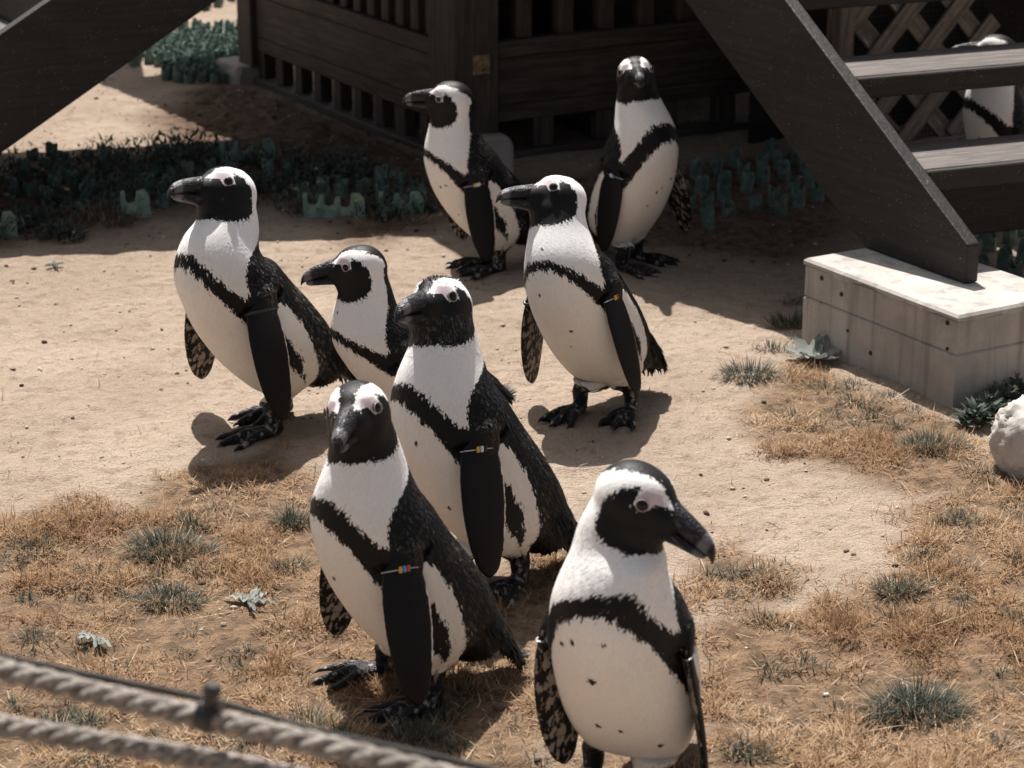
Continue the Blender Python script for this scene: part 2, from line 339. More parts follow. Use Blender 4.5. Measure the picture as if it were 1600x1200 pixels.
for k in range(6):
    zt = .428+.170*k; al = .218+.270*k; p = S1+A*(al+.105)+Z*(zt-S1[2]-.021)
    board(stair, 'tread', W_TREAD if k < 8 else W_STR, p+B*.040, p+B*.040+BT*(STW-.07), .235, .042, A, .004)
    board(stair, 'tread_fascia', W_STR, S1+A*(al-.020)+Z*(zt-S1[2]-.028)+B*.040, S1+A*(al-.020)+Z*(zt-S1[2]-.028)+B*.040+BT*(STW-.07), .050, .016, Z, .003)
board(stair, 'blocking_riser', W_STR, S1+A*.365+B*.040+Z*.095, S1+A*.365+B*.040+BT*(STW-.07)+Z*.095, .19, .02, Z)  # board added under the first tread to stop a sunlit strip behind
L0 = np.array([-.841, 6.592, .59])                    # a point on the lower edge of the left stringer
stair2 = empty('staircase'); tag(stair2, 'dark wooden staircase rising past the paver grid, its underside in shade', 'staircase')
lo = lambda u: L0[2]+.56*u
lp = [(-1.02, lo(-1.02)), (-1.02, lo(-1.02)+.20), (-.93, lo(-.93)+.318), (.60, lo(.60)+.318), (.60, lo(.60))]
for off in (0, 1.12): stringer(stair2, np.array([L0[0], L0[1], 0])+A*off, B, A, lp, .037, W_STR)
for k in range(7):
    zt = .318+.165*k; u = -.90+.270*k; zt = lo(u)+.21
    p = np.array([L0[0], L0[1], 0])+B*(u+.10)+Z*zt; board(stair2, 'tread', W_TREAD, p+A*.040, p+A*1.115, .235, .042, B, .004)
    board(stair2, 'blocking_riser', W_STR, p+A*.040+B*.125-Z*(-.06), p+A*1.115+B*.125-Z*(-.06), .17, .02, Z)  # boards added to hide the sunlit ground behind this stair
blk2 = footing('concrete_block', (L0[0]-.93*.866+A[0]*.45, L0[1]-.93*.5+A[1]*.45, 0), 1.2, .40, .16, 1.0, M_CONC, 'concrete block under the foot of the shaded staircase', 'concrete block', math.atan2(.866, -.5), 6)

# ------------------------------------------------------------------ concrete block under the open stairs
TL, TN = gpt(1258, 402, .21), gpt(1498, 492, .21); bu = (TN-TL); BL = np.linalg.norm(bu); bu /= BL; bv_ = np.array([-bu[1], bu[0], 0])
block = empty('concrete_block', TN-Z*.21); block.rotation_euler = (0, 0, math.atan2(bu[1], bu[0])); tag(block, 'pale concrete block with a form seam carrying the open staircase', 'concrete block')
BW = .325
def block_course(name, z0, z1, grow, mat, rough_top=False):
    # local x runs to the near corner (x=0), y across
    r_ = np.random.default_rng(abs(int(z0*1000))+9); n = 40; mb = MB(); per = []
    for k in range(n): per.append((-BL-grow+(BL+2*grow)*k/n, -grow))
    for k in range(n*2): per.append((grow, -grow+(BW+2*grow)*k/(n*2)))
    for k in range(n): per.append((grow-(BL+2*grow)*k/n, BW+grow))
    for k in range(n*2): per.append((-BL-grow, BW+grow-(BW+2*grow)*k/(n*2)))
    N_ = len(per); v = []; lev = [(z0, 0), (z1-.006, 0), (z1, .006)]
    wob = np.convolve(r_.normal(0, 1, N_), np.ones(5)/5, 'same')
    for q, (z, ins) in enumerate(lev):
        for k, (x, y) in enumerate(per):
            x2 = min(max(x, -BL-grow+ins), grow-ins); y2 = min(max(y, -grow+ins), BW+grow-ins); w = wob[k]*.006 if rough_top else 0
            v.append((x2+(w*.6 if q == 0 else 0), y2, z+(w if q == 0 and rough_top else 0)))
    F = [(q*N_+k, q*N_+(k+1) % N_, (q+1)*N_+(k+1) % N_, (q+1)*N_+k) for q in range(2) for k in range(N_)]+[tuple(2*N_+k for k in range(N_)), tuple(range(N_))[::-1]]
    mb.add(v, F); return mb.build(name, mat, block)
block_course('lower_course', -.10, .118, 0.0, M_CONC); block_course('upper_course', .1195, .197, -.0015, M_CONC); block_course('screed_cap', .1945, .2085, .0025, M_SCREED, True)
for (u, z, s) in ((-.475, .175, 1), (-.40, .155, 1), (-.035, .183, 1), (-.03, .125, .7), (-.285, .045, 1), (-.37, .075, .8)):
    q = MB(); q.tube([(u, .004, z), (u, -.0012, z)], .0055*s, 10); q.build('tie_hole', BEAD_DARK if 'BEAD_DARK' in globals() else M_RUST, block)

footing('concrete_block', S1+B*(STW-.02)+A*.16-Z*.21, .56, .34, .209, 1.0, M_CONC, 'concrete block under the outer foot of the open staircase', 'concrete block', math.atan2(.866, -.5), 8)

# ------------------------------------------------------------------ lattice panel beside the stairs
lat = empty('lattice_panel'); tag(lat, 'weathered crossed lattice strips over black wire mesh behind the stairs', 'lattice')
LP = lambda b, z, n=0.0: HUT+A*(-.62+n)+B*b+Z*z
board(lat, 'post', W_LATT, LP(1.00, -.05), LP(1.00, 1.28), .062, .062, B)
board(lat, 'rail', W_LATT, LP(1.03, .015), LP(2.75, .015), .07, .05, Z); board(lat, 'rail', W_LATT, LP(1.03, 1.22), LP(2.75, 1.22), .07, .05, Z)
H0, H1 = .05, 1.185
for k in range(-8, 11):
    for s, n in ((1, 0.0), (-1, .014)):
        b0 = 1.06+k*.200 if s > 0 else 1.06+(k+7)*.200; sl = .98
        ends = []
        z0, z1 = H0, H1
        f = lambda z: b0+s*sl*(z-H0)
        # clip to the panel
        lo_, hi_ = 1.035, 2.74
        zs = [z0, z1]
        for lim in (lo_, hi_):
            zc = H0+(lim-b0)/(s*sl)
            if z0 < zc < z1: zs.append(zc)
        zs = sorted(zs); seg = [(a_, c_) for a_, c_ in zip(zs[:-1], zs[1:]) if lo_ <= f((a_+c_)/2) <= hi_]
        if not seg: continue
        a_, c_ = seg[0]
        if c_-a_ < .05: continue
        board(lat, 'strip', W_LATT, LP(f(a_), a_, n), LP(f(c_), c_, n), .060, .012, B, .002)
M_WIRE = plain('black_wire', (.02, .02, .02), .6)
mb = MB()
for k in range(108): b_ = 1.03+k*.016; mb.tube([LP(b_, .03, .03), LP(b_, 1.20, .03)], .0011, 4, cap=False)
for k in range(73): z_ = .035+k*.016; mb.tube([LP(1.03, z_, .032), LP(2.75, z_, .032)], .0011, 4, cap=False)
mb.build('wire_mesh', M_WIRE, lat)
M_DARK = wood_material('shade_board_dark', (.016, .013, .012), (.030, .025, .022), 0, .2, .1)
board(lat, 'shade_board', M_DARK, LP(1.0, .60, .45), LP(2.9, .60, .45), 1.3, .02, Z)  # board added behind the mesh to shade the ground there
# ------------------------------------------------------------------ blades, leaves and tufts
def attr_mat(name, ramp, rough=.8, trans=0.0):
    # colour runs along the blade ('t', root to tip) and from blade to blade ('r')
    m, nt, b = new_mat(name); N = NT(nt); t, r = N.attr('t'), N.attr('r')
    c = N.mix(N.rng(r, .0, .5, smooth=False), ramp[0], ramp[1]); c = N.mix(N.rng(r, .5, 1.0, smooth=False), c, ramp[2])
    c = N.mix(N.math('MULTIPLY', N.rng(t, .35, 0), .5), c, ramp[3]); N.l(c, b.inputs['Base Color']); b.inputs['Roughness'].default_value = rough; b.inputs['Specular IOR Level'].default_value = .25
    if trans:
        mx = N.n('MixShader'); tr = N.n('BsdfTranslucent'); N.l(c, tr.inputs[0]); mx.inputs[0].default_value = trans; N.l(b.outputs[0], mx.inputs[1]); N.l(tr.outputs[0], mx.inputs[2]); N.l(mx.outputs[0], nt.nodes['Material Output'].inputs[0])
    return m
M_STRAW = attr_mat('dry_straw', [(.19, .098, .046), (.41, .265, .152), (.66, .53, .385), (.100, .052, .026)], .85, .25)  # last colour: brown roots, darkened further for shade between blades
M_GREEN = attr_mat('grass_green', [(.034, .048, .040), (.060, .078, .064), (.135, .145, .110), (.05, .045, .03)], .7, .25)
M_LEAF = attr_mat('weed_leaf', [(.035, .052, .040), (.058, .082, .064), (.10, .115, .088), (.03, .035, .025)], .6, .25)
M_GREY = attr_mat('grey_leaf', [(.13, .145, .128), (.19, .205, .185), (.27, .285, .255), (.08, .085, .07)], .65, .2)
def blades(P, L, W, az, lean, curl, seg=3, flat=None, seedr=None):
    # curved tapering ribbons; P (n,3) roots, L length, W width, az heading, lean from vertical at the root, curl added towards the tip
    n = len(P); u = np.linspace(0, 1, seg+1); ang = lean[:, None]+curl[:, None]*u[None, :]
    dr = np.sin(ang); dz = np.cos(ang); r_ = np.concatenate([np.zeros((n, 1)), np.cumsum((dr[:, :-1]+dr[:, 1:])/2/seg, 1)], 1)*L[:, None]; z_ = np.concatenate([np.zeros((n, 1)), np.cumsum((dz[:, :-1]+dz[:, 1:])/2/seg, 1)], 1)*L[:, None]
    cx, sx = np.cos(az)[:, None], np.sin(az)[:, None]; C = np.stack([P[:, 0:1]+cx*r_, P[:, 1:2]+sx*r_, P[:, 2:3]+z_], -1)
    w = (W[:, None]*(1-u[None, :]**2*.92)/2)[..., None]; side = np.stack([-sx+0*r_, cx+0*r_, 0*r_], -1)
    V = np.stack([C-side*w, C+side*w], 2).reshape(-1, 3); k = np.arange(n)[:, None]*(seg+1)*2+np.arange(seg)[None, :]*2
    F = np.stack([k, k+1, k+3, k+2], -1).reshape(-1, 4); t = np.repeat(np.tile(u, n), 2); r = np.repeat(rng.random(n) if seedr is None else seedr, (seg+1)*2)
    return V, F, t, r
def blade_obj(name, mat, V, F, t, r, parent=None):
    me = mesh_np(name, V, F); fattr(me, 't', t); fattr(me, 'r', r); return link(name, me, mat, parent)
def cat_blades(parts):
    o = 0; Vs, Fs, ts, rs = [], [], [], []
    for V, F, t, r in parts: Vs.append(V); Fs.append(F+o); ts.append(t); rs.append(r); o += len(V)
    return np.vstack(Vs), np.vstack(Fs), np.concatenate(ts), np.concatenate(rs)
def scatter(n, x0, x1, y0, y1): return rng.uniform(x0, x1, n), rng.uniform(y0, y1, n)
# mat of dry straw: dense curled blades that thin out towards the bare sand
X, Y = scatter(1500000, -1.5, 1.9, 2.05, 5.2); d = soft(STRAW, X, Y, .06, .07); cl = fbm(X+3, Y+6, 13, 3)
big_ = fbm(X+40, Y+12, 3.2, 3); pr = d*np.clip((cl-.30)*4.0, .08, 1.0)*np.clip((big_-.28)*5, .22, 1.0)*np.interp(Y, [2.0, 3.0, 4.2, 5.2], [.60, .62, .42, .36]); keep = (rng.random(len(X)) < pr*1.45) | (rng.random(len(X)) < .0022*sm(Y, 5.4, 4.8)); 
for q in ((525, 1052), (565, 1042), (600, 1035), (600, 1115), (640, 1105), (680, 1095), (780, 935), (805, 910)):
    c = gpt(*q); keep &= np.hypot(X-c[0], Y-c[1]) > .042                     # trampled flat under the birds' feet
X, Y, cl = X[keep], Y[keep], cl[keep]; n = len(X)
Pz = np.stack([X, Y, gz(X, Y)-.002], -1); tuftness = np.clip((cl-.42)*4, 0, 1)
straw = blades(Pz, rng.uniform(.010, .030, n)*(1+1.0*tuftness*rng.random(n)), rng.uniform(.0010, .0026, n), rng.uniform(0, 6.283, n), rng.uniform(.85, 1.62, n)-.40*tuftness, rng.uniform(-.5, 1.1, n), 2, seedr=np.clip(rng.beta(1.5, 1.8, n)*.72+.9*(fbm(X+70, Y+22, 5.0, 3)-.47)+.16, 0, 1))
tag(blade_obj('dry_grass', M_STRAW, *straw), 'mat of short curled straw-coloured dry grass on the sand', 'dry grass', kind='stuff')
# long loose stalks lying about
n = 420; X, Y = scatter(n, -1.3, 1.7, 2.5, 5.2); ok = (soft(STRAW, X, Y, .1) > .25) | (rng.random(n) < .10); X, Y = X[ok], Y[ok]; n = len(X)
st = blades(np.stack([X, Y, gz(X, Y)+.006], -1), rng.uniform(.04, .10, n), rng.uniform(.0010, .0018, n), rng.uniform(0, 6.283, n), rng.uniform(1.35, 1.6, n), rng.uniform(-.15, .25, n), 4, seedr=rng.uniform(.6, 1, n))
tag(blade_obj('straw_stalks', M_STRAW, *st), 'loose pale straw stalks strewn over sand and dry grass', 'straw', kind='stuff')
# green tufts: place in the photo, half width in pixels, height in metres, blades
def tuft_blades(px, py, rad, h, n, dry=.25):
    n = int(n*2.2)
    c = gpt(px, py); s = rad/FPX*np.linalg.norm(c-_C); a = rng.uniform(0, 6.283, n); r_ = s*np.sqrt(rng.random(n)); x, y = c[0]+r_*np.cos(a), c[1]+r_*np.sin(a)*.75
    az = np.where(rng.random(n) < .5, a, rng.uniform(0, 6.283, n)); L = h*rng.uniform(.35, 1.2, n)*(1-.35*r_/s)
    g = blades(np.stack([x, y, gz(x, y)-.004], -1), L, rng.uniform(.0011, .0024, n), az, rng.uniform(.0, .45, n)+.50*r_/s, rng.uniform(.1, 1.1, n), 4); k = int(n*dry)
    a = rng.uniform(0, 6.283, k); r_ = s*1.15*np.sqrt(rng.random(k)); x, y = c[0]+r_*np.cos(a), c[1]+r_*np.sin(a)*.75
    dd = blades(np.stack([x, y, gz(x, y)-.004], -1), h*rng.uniform(.35, .85, k), rng.uniform(.0010, .0020, k), a, rng.uniform(.4, 1.1, k), rng.uniform(.0, .9, k), 4); return g, dd
BIG = [(262, 862, 62, .062, 260, 'broad green grass tuft in dry grass with a smaller tuft right beside it'), (266, 938, 52, .045, 190, 'low green grass tuft among dry straw next to a flat grey-leaved weed'),
 (458, 815, 26, .058, 110, 'upright green grass tuft beside the white chest of the blue-and-red-beaded penguin'), (1170, 588, 46, .056, 200, 'round green grass tuft at the sandy edge near the grey-leaved weed'),
 (1236, 507, 34, .060, 150, 'green grass tuft by the rear corner of the concrete block'), (1455, 700, 56, .058, 240, 'dense green grass tuft between the pale boulder and the concrete block corner'),
 (1432, 1112, 66, .066, 330, 'largest bushy dark green grass tuft on the dry grass'), (1404, 930, 34, .052, 130, 'spiky green grass tuft where bare sand meets dry grass')]
for px, py, rad, h, n, lab in BIG:
    g, dd = tuft_blades(px, py, rad, h, n); root = empty('grass_tuft', tuple(gpt(px, py)*[1, 1, 0])); tag(root, lab, 'grass tuft')
    for nm, mt, q in (('green_blades', M_GREEN, g), ('dry_blades', M_STRAW, dd)): o = blade_obj(nm, mt, q[0]-np.array(root.location), q[1], q[2], q[3], root)
SMALL = [(60, 858, 38, .045, 70), (30, 880, 30, .035, 40), (150, 900, 40, .035, 60), (120, 925, 34, .032, 45), (300, 822, 28, .05, 50), (340, 800, 24, .035, 30), (455, 888, 28, .04, 45), (50, 1000, 26, .035, 30), (130, 1010, 26, .03, 25), (435, 968, 18, .03, 20), (388, 1015, 22, .04, 30), (375, 1040, 20, .035, 22), (420, 985, 16, .03, 20), (300, 985, 20, .025, 18),
 (480, 1135, 44, .055, 110), (430, 1150, 30, .05, 50), (530, 1165, 40, .055, 80), (570, 1190, 34, .05, 60), (650, 1150, 48, .050, 120), (690, 1115, 34, .045, 60), (620, 1185, 38, .05, 70), (700, 1170, 30, .04, 40), (480, 1060, 20, .03, 20), (735, 1085, 22, .03, 22), (20, 1100, 30, .04, 30), (90, 1140, 30, .04, 30), (250, 1150, 30, .03, 25), (790, 1130, 18, .03, 15), (840, 1190, 24, .03, 20),
 (1205, 545, 30, .045, 60), (1290, 610, 30, .035, 40), (1240, 655, 30, .035, 50), (1280, 668, 34, .03, 50), (1340, 632, 34, .042, 70), (1365, 650, 28, .035, 50), (1310, 650, 26, .03, 40), (1400, 665, 26, .035, 35), (1500, 818, 28, .042, 60), (1470, 825, 22, .035, 35), (1440, 920, 30, .04, 50), (1390, 960, 26, .035, 40), (1480, 1140, 34, .045, 60), (1365, 1130, 26, .04, 40), (1170, 1180, 34, .05, 80), (1145, 900, 22, .042, 40), (1185, 905, 26, .042, 45), (1222, 915, 20, .035, 30), (1105, 905, 20, .035, 30), (1470, 975, 20, .035, 25), (1508, 890, 20, .04, 30), (1512, 945, 22, .04, 30), (1590, 975, 30, .045, 60), (1330, 1015, 18, .03, 18), (1595, 880, 28, .04, 40), (1545, 748, 26, .035, 40), (1515, 735, 22, .035, 30), (1590, 800, 26, .03, 30), (1560, 1060, 20, .03, 20), (1300, 1170, 20, .03, 20), (1240, 990, 16, .025, 14), (90, 425, 14, .03, 8), (1250, 530, 22, .035, 30), (1240, 470, 20, .04, 30), (1430, 640, 20, .03, 20)]
gp, dp = [], []
for k_ in range(46):
    q0 = (rng.uniform(0, 470), rng.uniform(810, 1190)) if k_ % 2 else (rng.uniform(1130, 1600), rng.uniform(600 if k_ % 4 == 0 else 820, 1190))
    if soft(STRAW, np.array([gpt(*q0)[0]]), np.array([gpt(*q0)[1]]), .05)[0] > .4: SMALL.append((*q0, rng.uniform(14, 40), rng.uniform(.022, .045), int(rng.uniform(12, 50))))
for q in SMALL: g, dd = tuft_blades(*q); gp.append(g); dp.append(dd)
tag(blade_obj('green_grass', M_GREEN, *cat_blades(gp)), 'scattered small green grass sprouts in the dry grass', 'grass', kind='stuff')
# flat grey-leaved weeds
def leaf_mesh(L, W, bend, fold=.25, nu=7):
    # a pointed leaf lying along +x with a raised midrib and wavy edges
    V, F = [], []
    for i in range(nu+1):
        u = i/nu; w = W/2*math.sin(math.pi*min(u*.92+.06, 1))**.8; x = L*u*math.cos(bend*u*.5); z = L*u*math.sin(bend*u*.5)-.35*L*u**3*.4
        for k, s in enumerate((-1, -.5, 0, .5, 1)): V.append((x, s*w, z+abs(s)*w*fold+.0042*math.sin(u*19+k*2.1)*abs(s)))
    for i in range(nu):
        for k in range(4): F.append((i*5+k, i*5+k+1, (i+1)*5+k+1, (i+1)*5+k))
    V = np.array(V); me = mesh_np('leaf', V, np.array(F)); fattr(me, 't', V[:, 0]/L*.6+.35); fattr(me, 'r', np.full(len(V), rng.random())); return me
def rosette(px, py, lab, leaves, L, W, mat, lift=.10, name='broadleaf_weed'):
    c = gpt(px, py); c[2] = float(gz(c[0], c[1])); root = empty(name, c); tag(root, lab, 'weed')
    for k in range(leaves):
        f = rng.uniform(.75, 1.12); o = link('leaf', leaf_mesh(L*f, W*f, rng.uniform(.0, .5) if lift < .2 else rng.uniform(.5, 1.1)), mat, root); o.rotation_euler = (rng.uniform(-.2, .2), -rng.uniform(-.02, lift), rng.uniform(0, 6.283) if lift < .2 else 6.283*k/leaves+rng.uniform(-.4, .4)); o.location = (0, 0, .006+.003*rng.random())
    return root
rosette(1272, 562, 'grey-green broadleaf weed growing against the concrete block', 10, .082, .036, M_GREY, lift=.34)
rosette(388, 946, 'flat grey broadleaf weed lying in dry straw next to a low tuft', 9, .048, .011, M_GREY)
rosette(152, 1006, 'small flat grey-leaved weed near the twisted ropes', 7, .040, .009, M_GREY)
rosette(85, 418, 'small dark sprig lying at the edge of the shade on the sand', 5, .030, .010, M_LEAF)
# leafy ground cover round the paver grid
X, Y = scatter(60000, -2.0, .1, 5.9, 8.0); w = soft([PLANT], X, Y, .06); k = rng.random(len(X)) < w*np.clip((fbm(X+8, Y+1, 7, 3)-.36)*5, .05, 1)*.62; X, Y = X[k], Y[k]; n = len(X)
cov = blades(np.stack([X, Y, gz(X, Y)+rng.uniform(-.004, .052, n)], -1), rng.uniform(.014, .036, n), rng.uniform(.004, .011, n), rng.uniform(0, 6.283, n), rng.uniform(.2, 1.3, n), rng.uniform(.1, .9, n), 3)
spots_ = [(160, 345, 46, .075, 130), (190, 352, 34, .06, 80), (420, 292, 50, .05, 110), (40, 300, 40, .06, 60), (610, 345, 34, .05, 70), (640, 330, 30, .05, 60), (560, 300, 40, .03, 60), (300, 250, 40, .04, 50), (205, 330, 26, .05, 40)]
cp, cd_ = [], []
for q in spots_: g, dd = tuft_blades(*q); cp.append(g); cd_.append(dd)
for (px, py, rad) in ((120, 320, 60), (70, 350, 50), (30, 360, 40), (150, 300, 50), (400, 300, 46), (440, 310, 40), (590, 340, 40), (640, 335, 34), (480, 290, 50), (530, 280, 50), (100, 375, 30), (1565, 640, 34), (1545, 655, 26), (1590, 625, 34), (1520, 665, 20)):
    c = gpt(px, py); m_ = 150; a = rng.uniform(0, 6.283, m_); s = rad/FPX*np.linalg.norm(c-_C); r_ = s*np.sqrt(rng.random(m_)); x, y = c[0]+r_*np.cos(a), c[1]+r_*np.sin(a)
    cp.append(blades(np.stack([x, y, gz(x, y)+rng.uniform(0, .06, m_)*(1-r_/s*.7)], -1), rng.uniform(.014, .034, m_), rng.uniform(.005, .011, m_), a+rng.normal(0, .6, m_), rng.uniform(.2, 1.2, m_), rng.uniform(.2, 1, m_), 3))
tag(blade_obj('ground_cover', M_LEAF, *cat_blades([cov]+cp)), 'dark leafy low plants growing through and around the green paver grid', 'ground cover', kind='stuff')
dryp = [tuft_blades(*q)[1] for q in ((165, 348, 42, .085, 800), (190, 330, 34, .08, 300), (600, 352, 40, .05, 300), (650, 350, 30, .05, 240))]
tag(blade_obj('dry_weeds', M_STRAW, *cat_blades(dryp+cd_)), 'brown dry weeds standing in the shade in front of the paver grid', 'dry weeds', kind='stuff')
tag(blade_obj('dry_sprouts', M_STRAW, *cat_blades(dp)), 'dry blades mixed through the small green sprouts', 'dry grass', kind='stuff')
# small yellow flowers
M_YEL = plain('petal_yellow', (.62, .50, .20), .6); M_STEM = plain('flower_stem', (.05, .08, .05), .7)
for k, (px, py) in enumerate(((105, 298), (10, 306), (462, 297), (497, 286), (494, 266), (556, 316), (1586, 608))):
    lab = ['tiny pale yellow flower above the brown dry weeds', 'tiny pale yellow flower near the foot of the shaded staircase', 'tiny pale yellow flower at the end of the notched edge panel', 'tiny pale yellow flower behind the notched edge panel', 'tiny pale yellow flower behind the notched edge panel', 'tiny pale yellow flower sticking out over the notched edge panel', 'tiny pale yellow flower beside the white boulder'][k]
    c = gpt(px, py, .055) if k < 6 else gpt(px, py, .04); root = empty('yellow_flower', (c[0], c[1], c[2])); tag(root, lab, 'flower', 'yellow flowers')
    MB().tube([(0, 0, 0), (.002, .001, -.03), (.004, 0, -.075)], .0011, 5).build('stem', M_STEM, root)
    for q in range(4):
        p = MB(); p.add([(0, 0, 0), (.005, -.0045, .001), (.011, 0, .0025), (.005, .0045, .001), (.005, 0, -.0012)], [(0, 1, 2, 3), (0, 3, 2), (0, 4, 1), (1, 4, 2), (2, 4, 3), (3, 4, 0)][:1]+[(0, 4, 1), (1, 4, 2), (2, 4, 3), (3, 4, 0)]); o = p.build('petal', M_YEL, root); o.rotation_euler = (rng.uniform(-.3, .3), rng.uniform(-.5, .1)-.4, q*1.57+rng.uniform(-.2, .2))
# ------------------------------------------------------------------ green plastic paver grids
def plastic_material(name='green_plastic', c0=(.12, .19, .158), c1=(.25, .335, .295)):
    m, nt, b = new_mat(name); N = NT(nt); o = N.geo('Position'); n = N.noise(o, 40, 4); c = N.mix(N.rng(n, .35, .68), c0, c1); c = N.mix(N.math('MULTIPLY', N.rng(N.noise(o, 130, 3), .55, .7), .5), c, (.10, .085, .06))
    N.l(c, b.inputs['Base Color']); b.inputs['Roughness'].default_value = .5; tr = N.n('BsdfTranslucent'); N.l(c, tr.inputs[0]); mx = N.n('MixShader'); mx.inputs[0].default_value = .3; N.l(b.outputs[0], mx.inputs[1]); N.l(tr.outputs[0], mx.inputs[2]); N.l(mx.outputs[0], nt.nodes['Material Output'].inputs[0]); return m
M_PLAS = plastic_material(); M_PLAS2 = plastic_material('weathered_lit_plastic', (.22, .36, .29), (.36, .47, .40))  # paler panel copy: weathering plus skylight on the fronts, put into the colour
def cell_mesh(r, h, seed):
    # open tube with a notched rim
    r_ = np.random.default_rng(seed); mb = MB(); n = 8; v = []
    for k in range(n):
        t = 2*math.pi*k/n; top = h*(1.0 if k % 4 < 2 else .70)+r_.normal(0, .0015); c, s = math.cos(t), math.sin(t); v += [(r*c, r*s, -.01), (r*1.05*c, r*1.05*s, top), (r*.86*c, r*.86*s, top), (r*.86*c, r*.86*s, -.01)]
    f = []
    for k in range(n):
        a, b = k*4, ((k+1) % n)*4; f += [(a, b, b+1, a+1), (a+1, b+1, b+2, a+2), (a+2, b+2, b+3, a+3)]
    mb.add(v, f); me = mb.mesh('cell'); me.materials.append(M_PLAS); return me
CELLS = [cell_mesh(.0195, .052, k) for k in range(5)]
def panel_mesh(cols, pitch=.046, h=.074):
    # upright edge strip: ribs with U-shaped notches between them
    mb = MB(); pts = [(0, 0)]
    x = 0; prof = []
    for k in range(cols):
        x0 = k*pitch; hh = h*(1-.08*((k*7) % 3)); prof += [(x0+.001, hh), (x0+.013, hh), (x0+.014, hh*.62)]+[(x0+.028-.014*math.cos(t), hh*.62-.008*math.sin(t)) for t in (.6, 1.57, 2.5)]+[(x0+.042, hh*.62)]
    prof += [(cols*pitch, h*.97), (cols*pitch+.022, h*.97), (cols*pitch+.036, h*.72), (cols*pitch+.038, -.015)]
    mb.prism([(0, -.015)]+prof[::1], (0, 0, 0), (1, 0, 0), (0, 0, 1), (0, 1, 0), .004)
    for k in range(cols+1):
        for dx in (.004, .011): mb.box((k*pitch+dx, -.0015, h*.42), .0022, .004, h*.88)
    mb.box((cols*pitch/2+.018, -.006, -.002), cols*pitch+.045, .022, .006); me = mb.mesh('edge_panel'); me.materials.append(M_PLAS2); return me
def grid_mat(name_label, poly_px, pitch, keep, zoff=0.0, hs=(.75, 1.15), maxn=290, panels=(), patch=2.2, rows=None):
    gp_ = gpoly(poly_px); xs, ys = np.array(gp_).T; c0 = np.array([xs.mean(), ys.mean(), 0]); root = empty('paver_grid', tuple(c0)); tag(root, name_label, 'paver grid'); got = []
    for i in range(-60, 61):
        for j in range(-60, 61):
            p = c0+A*(i*pitch)+B*(j*pitch+(pitch/2 if i % 2 else 0))
            if rows: p = c0+np.array([j*pitch+rng.normal(0, .006), (i+(.5 if j % 2 else 0))*rows+rng.normal(0, .018), 0])
            if in_poly(gp_, p[0], p[1]): got.append(p)
    got = [p for p in got if (rng.random() < keep and fbm(p[0]+2, p[1]+5, patch, 2) > .30)]; got.sort(key=lambda p: p[1]); got = got[:maxn]
    for p in got:
        o = link('cell', CELLS[int(rng.integers(5))], None, root); o.location = (p[0]-c0[0]+rng.normal(0, .002), p[1]-c0[1]+rng.normal(0, .002), float(gz(p[0], p[1]))+zoff+rng.normal(0, .004)); o.rotation_euler = (rng.normal(0, .07), rng.normal(0, .07), ROT_B+rng.integers(4)*1.5708); s = rng.uniform(*hs); o.scale = (1, 1, s)
    for px, py, cols, rz in panels:
        p = gpt(px, py); o = link('edge_panel', panel_mesh(cols), None, root); o.location = (p[0]-c0[0], p[1]-c0[1], float(gz(p[0], p[1]))); o.rotation_euler = (-.05, 0, rz)
    return root
grid_mat('weedy green plastic paver grid overgrown by dark leafy plants', [(-40, 292), (60, 248), (180, 246), (290, 230), (345, 242), (430, 258), (560, 276), (670, 304), (660, 335), (480, 340), (430, 318), (240, 335), (120, 345), (30, 365), (-40, 370)], .064, .50, hs=(.45, 1.1),
    panels=((474, 345, 3, .03), (592, 340, 2, .12), (190, 345, 1, .25), (-20, 374, 1, .1), (345, 262, 3, .35), (222, 342, 0, 1.0)))
grid_mat('clean green plastic paver grid behind the hut on sunny ground', [(180, 95), (240, 30), (330, -40), (395, -40), (395, 128), (330, 132), (260, 128)], .052, .98, hs=(.9, 1.1))
grid_mat('green plastic paver grid under the open staircase and along the hut wall', [(1030, 330), (1060, 275), (1210, 248), (1300, 262), (1320, 330), (1180, 350), (1050, 362)], .068, .96, hs=(.95, 1.25), patch=.01, rows=.17)
grid_mat('green plastic paver grid behind the concrete block', [(1470, 345), (1540, 325), (1680, 315), (1700, 460), (1560, 445), (1490, 405)], .062, .97, hs=(1.0, 1.4), patch=.01, rows=.16)
